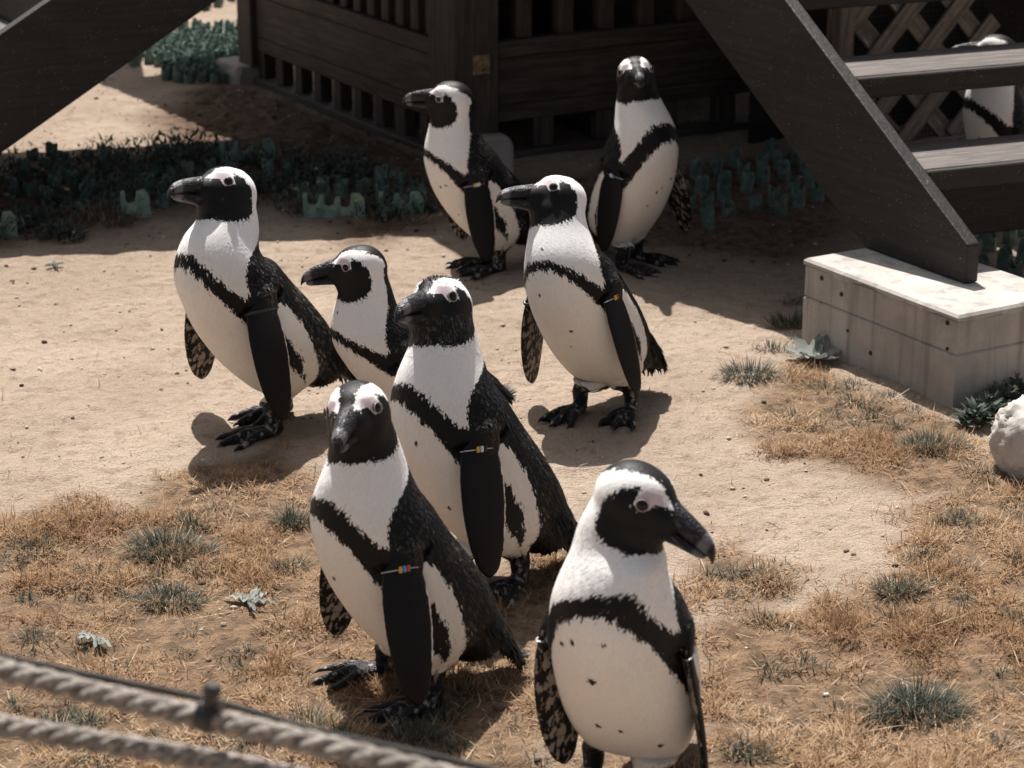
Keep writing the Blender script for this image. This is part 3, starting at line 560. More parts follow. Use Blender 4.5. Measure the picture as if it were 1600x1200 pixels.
# ------------------------------------------------------------------ pebbles and crumbs of soil
def pebble_cloud(n, mat, x0, x1, y0, y1, smin, smax, dens, name, label):
    X, Y = scatter(n, x0, x1, y0, y1); k = rng.random(n) < dens(X, Y); X, Y = X[k], Y[k]; n = len(X)
    ico = np.array([(0, 0, 1), (.9, 0, .45), (.28, .85, .45), (-.72, .53, .45), (-.72, -.53, .45), (.28, -.85, .45), (.72, .53, -.3), (-.28, .85, -.3), (-.9, 0, -.3), (-.28, -.85, -.3), (.72, -.53, -.3)])
    T = [(0, 1, 2), (0, 2, 3), (0, 3, 4), (0, 4, 5), (0, 5, 1), (1, 6, 2), (2, 7, 3), (3, 8, 4), (4, 9, 5), (5, 10, 1), (2, 6, 7), (3, 7, 8), (4, 8, 9), (5, 9, 10), (1, 10, 6)]
    s = smin+(smax-smin)*rng.random(n)**4; sc = s[:, None]*rng.uniform(.6, 1.25, (n, 3))*[1, 1, .65]; a = rng.uniform(0, 6.283, n); J = ico[None]*(1+rng.normal(0, .14, (n, 11, 1)))*sc[:, None, :]; c, d_ = np.cos(a)[:, None], np.sin(a)[:, None]
    W = np.stack([J[..., 0]*c-J[..., 1]*d_+X[:, None], J[..., 0]*d_+J[..., 1]*c+Y[:, None], J[..., 2]+gz(X, Y)[:, None]+s[:, None]*.2], -1).reshape(-1, 3)
    F = (np.array(T)[None]+np.arange(n)[:, None, None]*11).reshape(-1, 3); me = mesh_np(name, W, F); fattr(me, 'r', np.repeat(rng.random(n), 11)); fattr(me, 't', np.ones(len(W))); tag(link(name, me, mat), label, name.replace('_', ' '), kind='stuff')
M_PEB = attr_mat('pebble', [(.14, .10, .075), (.36, .28, .21), (.58, .52, .45), (.3, .25, .2)], .9); M_CRUMB = attr_mat('soil_crumb', [(.045, .032, .025), (.10, .07, .05), (.20, .14, .10), (.1, .07, .05)], .95)
pebble_cloud(6500, M_PEB, -1.9, 2.0, 2.2, 8.8, .0010, .0075, lambda x, y: .9*(1-.85*soft(STRAW, x, y, .06)), 'pebbles', 'small pebbles scattered on the bare sand')
pebble_cloud(9000, M_CRUMB, -1.6, 1.6, 2.6, 8.2, .0012, .010, lambda x, y: np.clip(soft([SOIL_SHADE], x, y, .1)*.9+.08, 0, 1), 'soil_crumbs', 'dark crumbs of soil on the ground, thickest by the hut')
# white boulder at the edge of the dry grass
def boulder(px, py, rad, label, seed):
    c = gpt(px, py); n, m_ = 48, 64; V = []
    for i in range(n+1):
        for j in range(m_):
            t, p = math.pi*i/n, 2*math.pi*j/m_; V.append((math.sin(t)*math.cos(p), math.sin(t)*math.sin(p), math.cos(t)))
    V = np.array(V); q = V*3; r = 1+.28*(fbm(q[:, 0]+seed, q[:, 1]+q[:, 2]*.7, .8, 3)-.47)+.24*(fbm(q[:, 0]*1.3+q[:, 2], q[:, 1]-q[:, 2], 2.6, 4)-.47); V = V*r[:, None]*rad*[1, .8, .86]
    F = np.array([(i*m_+j, i*m_+(j+1) % m_, (i+1)*m_+(j+1) % m_, (i+1)*m_+j) for i in range(n) for j in range(m_)])[:, ::-1]; o = link('boulder', mesh_np('boulder', V, F), concrete_material('pale_rock', (.60, .56, .51))); o.location = (c[0], c[1], rad*.55); tag(o, label, 'boulder')
boulder(1638, 735, .118, 'rough white boulder beside the corner of the concrete block', 2)
# ------------------------------------------------------------------ penguin: rest shape, markings, pose
def spline(xs, ys, q):
    xs, ys = np.array(xs, float), np.array(ys, float); n = len(xs); h = np.diff(xs)
    A = np.zeros((n, n)); b = np.zeros(n); A[0, 0] = A[-1, -1] = 1
    for i in range(1, n-1):
        A[i, i-1] = h[i-1]; A[i, i] = 2*(h[i-1]+h[i]); A[i, i+1] = h[i]
        b[i] = 6*((ys[i+1]-ys[i])/h[i]-(ys[i]-ys[i-1])/h[i-1])
    m = np.linalg.solve(A, b); i = np.clip(np.searchsorted(xs, q)-1, 0, n-2); d = q-xs[i]; H = h[i]
    return ys[i]+d*((ys[i+1]-ys[i])/H-H*(2*m[i]+m[i+1])/6)+d*d*m[i]/2+d**3*(m[i+1]-m[i])/(6*H)

TORSO = np.array([  # z, half width, front, back
 (.050, .030, -.012, .075), (.068, .062, .016, .122), (.098, .084, .040, .150), (.150, .0960, .067, .145), (.210, .0995, .088, .125),
 (.270, .0980, .100, .102), (.315, .0935, .1000, .088), (.350, .0840, .0950, .0765), (.380, .0725, .0850, .0680), (.410, .0620, .0735, .0610), (.435, .0550, .0645, .0560),
 (.465, .0490, .0560, .0525)])
HZ = .035                                   # head height is written relative to this shift
SHO = np.array([-.004, .084, .308]); FL_LEN = .245; ABD0 = R(42)          # shoulder, flipper length, rest abduction
LEGX, LEGY = -.014, .047
def grid_faces(nr, nc):
    i = np.arange(nr-1)[:, None]*nc; j = np.arange(nc)[None, :]; k = (j+1) % nc
    return np.stack([i+j, i+k, i+nc+k, i+nc+j], -1).reshape(-1, 4)
def capped(rings):
    rings = np.array(rings, float); nr, nc, _ = rings.shape; V = rings.reshape(-1, 3); F = [tuple(f) for f in grid_faces(nr, nc)]
    V = np.vstack([V, rings[0].mean(0), rings[-1].mean(0)]); a, b = len(V)-2, len(V)-1
    F += [(a, (k+1) % nc, k) for k in range(nc)] + [(b, (nr-1)*nc+k, (nr-1)*nc+(k+1) % nc) for k in range(nc)]
    return V, F
def ellipsoid(c, r, n=28):
    out = []
    for i in range(1, n):
        t = math.pi*i/n
        out.append([(c[0]+r[0]*math.sin(t)*math.cos(p), c[1]+r[1]*math.sin(t)*math.sin(p), c[2]-r[2]*math.cos(t)) for p in np.linspace(0, 2*math.pi, 40, endpoint=False)])
    return capped(out)
def flip_axes(s):
    a = np.array([-.10, s*math.sin(ABD0), -math.cos(ABD0)]); a /= np.linalg.norm(a)      # along
    c = np.array([1.0, 0, 0]); c -= a*(c@a); c /= np.linalg.norm(c)                       # chord, forwards
    n = np.cross(a, c); return a, c, n*math.copysign(1, n[1]*s)                                 # outward normal
FL_T = np.array([-.06, 0, .08, .2, .35, .5, .65, .8, .9, .96, 1.0])
FL_F = np.array([.014, .020, .027, .033, .037, .037, .035, .030, .024, .017, .004])   # chord to the leading edge
FL_B = np.array([.012, .018, .027, .039, .047, .048, .044, .036, .027, .018, .004])   # chord to the trailing edge
FL_H = np.array([.015, .015, .012, .0085, .0075, .0070, .0066, .0060, .0055, .005, .003])
def flipper_shape(s):
    a, c, n = flip_axes(s); S = SHO*[1, s, 1]; rings = []
    for t in np.concatenate([np.linspace(-.06, .9, 26), [.93, .955, .975, .99, 1.0]]):
        f, b, h = (np.interp(t, FL_T, q) for q in (FL_F, FL_B, FL_H)); o = S + a*t*FL_LEN - c*(.035*max(t, 0)**2) - n*(.02*max(t, 0)**2)
        rings.append([o + c*((f if math.cos(p) > 0 else b)*math.cos(p)) + n*h*math.sin(p) for p in np.linspace(0, 2*math.pi, 40, endpoint=False)])
    V, F = capped(rings)
    return V, ([tuple(q[::-1]) for q in F] if s > 0 else F)
def capsule(p, q, r0, r1, n=16, m=8, ends=True):
    p, q = np.array(p, float), np.array(q, float); d = q-p; L = np.linalg.norm(d); d /= L
    a = np.cross(d, (0, 1, 0) if abs(d[1]) < .9 else (1, 0, 0)); a /= np.linalg.norm(a); b = np.cross(d, a); rings = []
    st = [(-r0*math.cos(t), r0*math.sin(t)) for t in np.linspace(.25, math.pi/2, 4)] + [(L*i/m, r0+(r1-r0)*i/m) for i in range(1, m)] + [(L+r1*math.cos(t), r1*math.sin(t)) for t in np.linspace(math.pi/2, .25, 4)]
    for z, r in st: rings.append([p+d*z+r*(math.cos(k)*a+math.sin(k)*b) for k in np.linspace(0, 2*math.pi, n, endpoint=False)])
    return capped(rings)
TOES = ((-.030, .088, .0085), (-.004, .104, .0095), (.026, .090, .0085))    # side offset, reach, radius (for the left foot)
def foot_shape(s):
    parts = []; L = np.array([LEGX, LEGY*s, 0])
    parts.append(capsule(L+[-.004, 0, .085], L+[-.008, 0, .022], .021, .0155))
    parts.append(capsule(L+[-.006, 0, .100], L+[-.002, -s*.004, .065], .036, .021))
    parts.append(capsule(L+[-.014, 0, .013], L+[.030, 0, .012], .0125, .0135))
    heel = L+np.array([-.004, 0, .012]); tips = []
    for dy, rch, r in TOES:
        tip = L+np.array([rch, dy*s*1.25, r*.85]); mid = heel*.45+tip*.55+[0, 0, .007]
        parts.append(capsule(heel+[.008, dy*s*.3, 0], mid, r*1.15, r)); parts.append(capsule(mid, tip, r, r*.78)); tips.append((heel+[.012, dy*s*.25, 0], mid, tip))
    for (h0, m0, t0), (h1, m1, t1) in zip(tips[:-1], tips[1:]):               # web between the toes
        rows = []
        for u in np.linspace(0, 1, 7):
            A = h0*(1-u)+h1*u; B = t0*(1-u)+t1*u; B = A+(B-A)*(1-.20*math.sin(math.pi*u)); top = []
            for w in np.linspace(0, 1, 9):
                q = A*(1-w)+B*w; q[2] = .0095+.003*math.sin(math.pi*w)-.004*w; top.append(q)
            rows.append(top)
        rows = np.array(rows); nr, nc, _ = rows.shape; V = np.vstack([rows.reshape(-1, 3), rows.reshape(-1, 3)-[0, 0, .008]]); N = nr*nc; F = []
        for i in range(nr-1):
            for j in range(nc-1):
                q = (i*nc+j, i*nc+j+1, (i+1)*nc+j+1, (i+1)*nc+j); F += [q, tuple(k+N for k in q[::-1])]
        per = [(0, j) for j in range(nc)]+[(i, nc-1) for i in range(1, nr)]+[(nr-1, j) for j in range(nc-2, -1, -1)]+[(i, 0) for i in range(nr-2, 0, -1)]
        per = [i*nc+j for i, j in per]
        for k in range(len(per)): a, b = per[k], per[(k+1) % len(per)]; F.append((b, a, a+N, b+N))
        parts.append((V, F))
    return parts
def bill_shape():
    X = np.array([.040, .060, .075, .090, .105, .118, .127, .133, .1365])
    top = np.array([.5570, .5550, .5528, .5502, .5468, .5420, .5358, .5280, .5185]); gap = np.array([.5240, .5235, .5225, .5215, .5208, .5200, .5182, .5155, .5115])
    hw = np.array([.0215, .0185, .0160, .0140, .0124, .0108, .0088, .0062, .0030]); low = np.array([.496, .4985, .5015, .5040, .5060, .5080])
    parts = []; xs = np.linspace(.040, .1365, 26)
    rings = []
    for x in xs:
        t, g, w = np.interp(x, X, top), np.interp(x, X, gap), np.interp(x, X, hw)
        rings.append([(x, w*math.copysign(abs(math.sin(p))**.8, math.sin(p))*(1-.42*max(math.cos(p), 0)), (t+g)/2+(t-g)/2*math.copysign(abs(math.cos(p))**.75, math.cos(p))) for p in np.linspace(0, 2*math.pi, 24, endpoint=False)])
    parts.append(capped(rings)); rings = []
    for x in np.linspace(.040, .124, 20):
        g, l, w = np.interp(x, X, gap)-.0002, np.interp(x, X[:6], low), np.interp(x, X, hw)*.86
        if x > .118: l += (x-.118)*.7
        rings.append([(x, w*math.sin(p)*(1-.35*max(-math.cos(p), 0)), (g+l)/2+(g-l)/2*math.copysign(abs(math.cos(p))**.75, math.cos(p))) for p in np.linspace(0, 2*math.pi, 24, endpoint=False)])
    parts.append(capped(rings)); return parts
def merge(parts):
    V = []; F = []; o = 0
    for v, f in parts:
        V.append(np.asarray(v, float)); F += [tuple(int(i)+o for i in q) for q in f]; o += len(v)
    return np.vstack(V), F

def poly_sd(poly, X, Z):       # signed distance to a polygon, positive inside
    poly = np.array(poly, float); d = np.full(len(X), 1e9); ins = np.zeros(len(X), bool); n = len(poly)
    for i in range(n):
        ax, az = poly[i]; bx, bz = poly[(i+1) % n]; ex, ez = bx-ax, bz-az
        t = np.clip(((X-ax)*ex+(Z-az)*ez)/(ex*ex+ez*ez+1e-15), 0, 1); d = np.minimum(d, np.hypot(X-ax-t*ex, Z-az-t*ez))
        c = ((az > Z) != (bz > Z)) & (X < (bx-ax)*(Z-az)/(bz-az+1e-15)+ax); ins ^= c
    return np.where(ins, d, -d)
def line_sd(pts, X, Z):        # half width minus the distance to a polyline (x, z, half width)
    best = np.full(len(X), -1e9)
    for (ax, az, aw), (bx, bz, bw) in zip(pts[:-1], pts[1:]):
        ex, ez = bx-ax, bz-az; t = np.clip(((X-ax)*ex+(Z-az)*ez)/(ex*ex+ez*ez), 0, 1)
        best = np.maximum(best, aw+(bw-aw)*t-np.hypot(X-ax-t*ex, Z-az-t*ez))
    return best
EYE = np.array([.0255, .0380, .5410])
def make_template(vox=.0029):
    z = np.linspace(.050, .465, 70); w, f, b = (spline(TORSO[:, 0], TORSO[:, i], z) for i in (1, 2, 3))
    rings = [[((f[i] if math.cos(p) > 0 else b[i])*math.cos(p), w[i]*math.sin(p), z[i]) for p in np.linspace(0, 2*math.pi, 80, endpoint=False)] for i in range(len(z))]
    parts = [capped(rings)]
    parts += [(q[0]-[0, 0, HZ], q[1]) for q in (ellipsoid((-.002, 0, .522), (.0565, .0495, .0540)), ellipsoid((.014, 0, .497), (.050, .0470, .043)), ellipsoid((.036, 0, .526), (.044, .0315, .0335)), ellipsoid((.008, 0, .549), (.042, .037, .027)))]
    parts.append(ellipsoid((-.098, 0, .088), (.055, .064, .062)))
    # tail: a flat wedge of stiff feathers
    tr = []
    for u in np.linspace(0, 1, 14):
        c = np.array([-.098-.060*u, 0, .125-.120*u]); hw = .060-.020*u*u; ht = .046*(1-u)**.9+.011
        tr.append([c+[.90*ht*math.sin(p), hw*math.cos(p), .40*ht*math.sin(p)] for p in np.linspace(0, 2*math.pi, 28, endpoint=False)])
    V, F = capped(tr); parts.append((V, F))
    for s in (1, -1): parts.append(flipper_shape(s)); parts += foot_shape(s)
    V, F = merge(parts); me = bpy.data.meshes.new('tmp'); me.from_pydata([tuple(q) for q in V], [], F)
    import bmesh
    bm = bmesh.new(); bm.from_mesh(me); bmesh.ops.recalc_face_normals(bm, faces=bm.faces); bm.to_mesh(me); bm.free()
    o = bpy.data.objects.new('tmp', me); COL.objects.link(o)
    md = o.modifiers.new('r', 'REMESH'); md.mode = 'VOXEL'; md.voxel_size = vox
    dg = bpy.context.evaluated_depsgraph_get(); ev = o.evaluated_get(dg); em = ev.to_mesh(); em.calc_loop_triangles()
    V = np.empty(len(em.vertices)*3, np.float32); em.vertices.foreach_get('co', V); V = V.reshape(-1, 3).astype(float)
    T = np.empty(len(em.loop_triangles)*3, np.int32); em.loop_triangles.foreach_get('vertices', T); T = T.reshape(-1, 3)
    ev.to_mesh_clear(); bpy.data.objects.remove(o); bpy.data.meshes.remove(me)
    # flipper membership in rest pose
    WF = []; FT = []
    for s in (1, -1):
        a, c, n = flip_axes(s); q = V-SHO*[1, s, 1]; t = q@a/FL_LEN; cc = q@c+.035*np.maximum(t, 0)**2; nn = q@n+.02*np.maximum(t, 0)**2
        ok = (np.abs(nn) < .020) & (np.abs(cc) < .063) & (V[:, 1]*s > .08)
        WF.append(np.where(ok, sm(t, .02, .20), 0)); FT.append((t, cc, nn))
    # smoothing: strong on body and head, light on flippers and feet
    lam = np.where((V[:, 0] < -.10) & (V[:, 2] < .075), .04, np.where((V[:, 2] < .05) | ((WF[0]+WF[1]) > .5), 0.12, .5))[:, None]
    E = np.vstack([T[:, [0, 1]], T[:, [1, 2]], T[:, [2, 0]]]); E = np.vstack([E, E[:, ::-1]]); deg = np.bincount(E[:, 0], minlength=len(V))[:, None]
    for it in range(21):
        acc = np.stack([np.bincount(E[:, 0], V[E[:, 1], k], len(V)) for k in range(3)], 1); V += lam*(acc/deg-V)
    fp = [(q[0]-[0, 0, HZ], q[1]) for q in bill_shape()]
    for s in (1, -1):                                   # claws
        for dy, rch, r in TOES:
            p = np.array([LEGX+rch+r*.3, LEGY*s+dy*s*1.25, r*.95]); fp.append(capsule(p, p+[.012, 0, -.0045], r*.5, .0012, 8, 4))
    nb = sum(len(q[0]) for q in fp[:2])
    BV, BF = merge(fp); BT = np.array([t for q in BF for t in ([q] if len(q) == 3 else [(q[0], q[1], q[2]), (q[0], q[2], q[3])])])
    n0 = len(V); V = np.vstack([V, BV]); T = np.vstack([T, BT+n0])
    extra = np.zeros(len(V)); extra[n0:n0+nb] = 1; extra[n0+nb:] = 2      # 1 bill, 2 claws
    pad = lambda q: np.concatenate([q, np.zeros(len(V)-n0)])
    wf = [pad(q) for q in WF]; x, y, zz = V.T; ay = np.abs(y); zh = zz+HZ
    # --- markings as signed fields in metres (positive = black)
    wz = np.interp(zz, TORSO[:, 0], TORSO[:, 1]); fz = np.where(x > 0, np.interp(zz, TORSO[:, 0], TORSO[:, 2]), np.interp(zz, TORSO[:, 0], TORSO[:, 3]))
    th = np.degrees(np.arctan2(ay/wz, x/fz)); A = np.radians(th)*.1
    d2 = lambda t: math.radians(t)*.1
    band = line_sd([(d2(-8), .369, .013), (d2(18), .367, .014), (d2(38), .355, .016), (d2(53), .332, .020), (d2(66), .294, .024), (d2(79), .240, .023), (d2(90), .188, .021), (d2(97), .140, .016), (d2(101), .085, .006)], A, zz)
    bz = np.array([.03, .06, .09, .14, .20, .25, .28, .30, .32, .34, .36, .385, .41, .435, .465, .50]); bt = np.array([120, 117, 117, 118, 119, 114, 103, 87, 80, 84, 95, 114, 134, 147, 154, 156])
    back = A-np.interp(zz, bz, np.radians(bt)*.1)
    sho = line_sd([(d2(74), .296, .012), (d2(100), .303, .028)], A, zz)
    bandz = (band > np.maximum(back, sho)-.002) & (zz < .405) & (band > -.02); band = band-.0025; body = np.maximum(np.maximum(band, back), sho)
    ex, ez = x-EYE[0], zh-EYE[2]
    mask = poly_sd([(.062, .012), (.036, .0085), (.022, .0095), (.0125, .0070), (.0105, -.003), (0, -.0072), (-.0095, -.002), (-.0110, .008), (-.015, .0180), (-.032, .009), (-.043, -.009), (-.0490, -.025), (-.048, -.041), (-.042, -.056), (-.028, -.068), (-.004, -.075), (.022, -.077), (.042, -.073), (.062, -.056), (.075, -.02)], ex, ez)
    mask = np.where(ay < .012, np.maximum(mask, np.minimum(np.minimum(x-.050, .56-zh), zh-.470)), mask)       # chin and lore close round the bill
    chin = poly_sd([(-.02, -.0785), (.02, -.079), (.05, -.068), (.08, -.03), (.03, -.02), (-.02, -.03)], ex, ez)
    cw = np.interp(x, [-.055, -.045, -.03, -.01, .02, .05, .07], [.017, .022, .027, .0240, .0150, .0105, .010])
    crown = np.where(zh > .535, cw-ay, np.where(x < -.02, np.interp(zh, [.43, .47, .50, .535], [.027, .019, .015, .015])-ay, -1)) * 1.0
    crown = np.where(zh > .52, crown, np.maximum(crown, back))
    head = np.maximum(np.maximum(mask, np.where(ay < .03, chin, -1)), crown)
    hw_ = sm(zh, .434, .451); blk = np.where(hw_ > .5, head, body); mid = (hw_ > 0) & (hw_ < 1); blk[mid] = ((1-hw_)*np.maximum(body, -.03)+hw_*np.maximum(head, -.03))[mid]
    pink = np.minimum(poly_sd([(.036, .0125), (.024, .0165), (.008, .0190), (-.0060, .0165), (-.0100, .007), (-.0095, -.0015), (0, -.0062), (.0100, -.002), (.0120, .0065), (.024, .0085), (.035, .0080)], ex, ez), ay-.019)
    pink[(zh < .5) | (x < -.02)] = -.02; pink = np.maximum(pink, -.02); blk = np.clip(np.where(pink > -.001, np.minimum(blk, -pink-.001), blk), -.03, .03)
    mott = np.zeros(len(V)); tail = ((x < -.118) & (zz < .11)) | ((x < -.07) & (zz < .06)); blk[tail] = .02
    fl_in = np.zeros(len(V))
    for k, s in enumerate((1, -1)):
        t, cc, nn = (pad(q) for q in FT[k]); on = wf[k] > .02
        blk = np.where(on, np.where(nn > -.001, np.maximum(.015-sm(-cc-np.interp(t, FL_T, FL_B), -.0085, -.0045)*sm(t, .15, .25)*sm(t, .85, .7)*.0185, blk), blk), blk)
        inn = on & (nn < -.0015) & (t > .12); mott[inn] = 1; fl_in[inn] = 1; blk[inn] = .02
    skin = np.zeros(len(V)); lg = (zz < .075) & (x > -.055)
    rl = np.hypot(x-LEGX, ay-LEGY); leg = lg & ((rl < .034) | ((zz < .032) & (x > -.04)))
    skin[leg] = sm(.062-zz[leg], 0, .016); mott[leg & (zz > .035)] = .6; blk[leg & (zz < .066)] = .02
    skin[n0:] = np.where(extra[n0:] > 0, 1, 0); blk[n0:] = .02; mott[n0:] = 0
    legw = np.where(lg, np.maximum(1-sm(zz, .045, .098), 0)*np.clip(1-sm(rl, .034, .060)+(zz < .030)*1.0, 0, 1), 0); legw[n0:] = (extra[n0:] == 2)*1.0
    back_w = sm(back, -.002, .012)*(zz < .42)
    # overlapping body feathers: small lifted kites lying down the body, each one colour
    rf = np.random.default_rng(3); P0, P1, P2 = V[T[:, 0]], V[T[:, 1]], V[T[:, 2]]; fn = np.cross(P1-P0, P2-P0); fn /= np.linalg.norm(fn, axis=1)[:, None]+1e-12
    vi = T[:, 0]; fl_any = np.maximum(wf[0], wf[1]); dE = np.hypot(V[:, 0]-EYE[0], zh-EYE[2]); ok = (fl_any[vi] < .02) & (skin[vi] < .05) & (extra[vi] == 0) & (pink[vi] < -.003) & ~((dE[vi] < .015) & (zh[vi] > .5)) & ((V[vi, 2] > .035) | (V[vi, 0] < -.09))
    cand = np.where(ok)[0]; pick = rf.choice(cand, min(17000, len(cand)), replace=False); vi = vi[pick]; n = fn[pick]; p = (P0+P1+P2)[pick]/3; hz_ = sm(p[:, 2]+HZ, .455, .50)
    d = np.stack([-.75*hz_-.10*(p[:, 0] < 0), np.zeros(len(p)), -1+.25*hz_], 1); d -= n*(d*n).sum(1)[:, None]; dl = np.linalg.norm(d, axis=1); g_ = dl > .15; pick, vi, n, p, d, hz_ = pick[g_], vi[g_], n[g_], p[g_], (d/dl[:, None])[g_], hz_[g_]
    m_ = len(p); bw = back_w[vi]; L = (.0062+.0040*bw)*(1-.52*hz_)*rf.uniform(.75, 1.25, m_); rump = sm(-p[:, 0], .075, .12)*sm(p[:, 2], .15, .10); L = L*(1+1.6*rump); W = (1+.5*rump)*(.0030+.0012*bw)*(1-.45*hz_)*rf.uniform(.8, 1.2, m_); lift = L*rf.uniform(.04, .16, m_)*(.45+.55*bw)*(1-.3*hz_); d += np.cross(n, d)*rf.normal(0, .10, m_)[:, None]; sd = np.cross(n, d)
    q0 = p-n*.0003; mid = p+d*(L*.55)[:, None]+n*(lift*.55)[:, None]; q1 = mid-sd*(W/2)[:, None]; q2 = mid+sd*(W/2)[:, None]; q3 = p+d*L[:, None]+n*(lift*.85)[:, None]; nV = len(V)
    FV = np.stack([q0, q1, q3, q2], 1).reshape(-1, 3); k4 = nV+np.arange(m_)*4; FT_ = np.concatenate([np.stack([k4, k4+1, k4+2], 1), np.stack([k4, k4+2, k4+3], 1)]); rep4 = np.repeat(vi, 4); REST = np.vstack([V, np.repeat(p, 4, 0)])
    V = np.vstack([V, FV]); T = np.vstack([T, FT_]); ext = lambda q: np.concatenate([q, q[rep4]]); wf = [ext(q) for q in wf]; bandz = np.where((skin > .02) | (fl_any > .02), 0.0, bandz*1.0); legw, blk, pink, mott, skin, extra, A, th, back_w, bandz = (ext(q) for q in (legw, blk, pink, mott, skin, extra, A, th, back_w, bandz))
    print('penguin template', nV, len(V), len(T))
    return dict(bandz=bandz, REST=REST, nV=nV, FN=np.repeat(n, 4, 0), V=V, T=T, wf=wf, legw=legw, blk=blk, pink=pink, mott=mott, skin=skin, bill=(extra == 1)*1.0, A=A, th=th, backw=back_w)

def rot(axis, ang):            # per-point rotation matrices about one coordinate axis
    ang = np.asarray(ang, float); c, s = np.cos(ang), np.sin(ang); o, z = np.ones_like(c), np.zeros_like(c)
    M = dict(x=[o, z, z, z, c, -s, z, s, c], y=[c, z, s, z, o, z, -s, z, c], z=[c, -s, z, s, c, z, z, z, o])[axis]
    return np.stack(M, -1).reshape(*c.shape, 3, 3)
def turn(p, piv, axis, ang): return piv + np.einsum('nij,nj->ni', rot(axis, ang), p-piv)
HIP = np.array([0, 0, .115])
def pose_points(V, wl, wr, legw, P, head=None):
    # V in rest pose -> world; P is a dict of joint angles in degrees
    g = lambda k, d=0.0: math.radians(P.get(k, d)); p = np.array(V, float); z = p[:, 2].copy() if head is None else np.full(len(p), head); fl = np.clip(wl+wr, 0, 1)
    for s, w, key in ((1, wl, 'fl'), (-1, wr, 'fr')):
        ab, sw, tw = (math.radians(q) for q in P.get(key, (16, 0, 0))); a, c, n = flip_axes(s); S = SHO*[1, s, 1]
        if w.max() <= 0: continue
        on = w > 0; q = p[on]; ww = w[on]
        if tw:                                                      # twist about its own length
            d = q-S; ct, st = np.cos(tw*ww*s)[:, None], np.sin(tw*ww*s)[:, None]; q = S+d*ct+np.cross(a, d)*st+a*(d@a)[:, None]*(1-ct)
        q = turn(q, S, 'x', s*(ab-ABD0)*ww); q = turn(q, S, 'y', -sw*ww); p[on] = q
    zz = np.where(fl > 0, 0, z)
    wy, wp, wn = sm(zz, .345, .450), sm(zz, .395, .468), sm(zz, .300, .425)
    piv = np.array([-.004, 0, .443]); p = turn(p, piv, 'x', g('hroll')*wp); p = turn(p, piv, 'y', g('hpitch')*wp); p = turn(p, np.array([0, 0, .42]), 'z', g('hyaw')*wy)
    p[:, 2] += wn*P.get('stretch', 0.0); p = turn(p, np.array([0, 0, .36]), 'x', g('nroll')*wn); p = turn(p, np.array([0, 0, .36]), 'y', -g('npitch')*wn)
    wt = 1-legw; p = turn(p, HIP, 'z', g('twist')*wt); p = turn(p, HIP, 'x', g('roll')*wt); p = turn(p, HIP, 'y', g('lean')*wt)
    for s, k in ((1, 'footl'), (-1, 'footr')):
        dx, dy, ya = P.get(k, (.03, 0, 8))[:3]; m = legw*(np.sign(V[:, 1]) == s); q = turn(p, np.array([LEGX, s*LEGY, 0]), 'z', math.radians(ya)*s*m); p = np.where((m > 0)[:, None], q+m[:, None]*[dx, dy*s, 0], p)
    p = turn(p*P.get('scale', 1.0), np.zeros(3), 'z', np.full(len(p), math.radians(P['yaw'])))
    return p+[P['x'], P['y'], P.get('z', 0.0)]
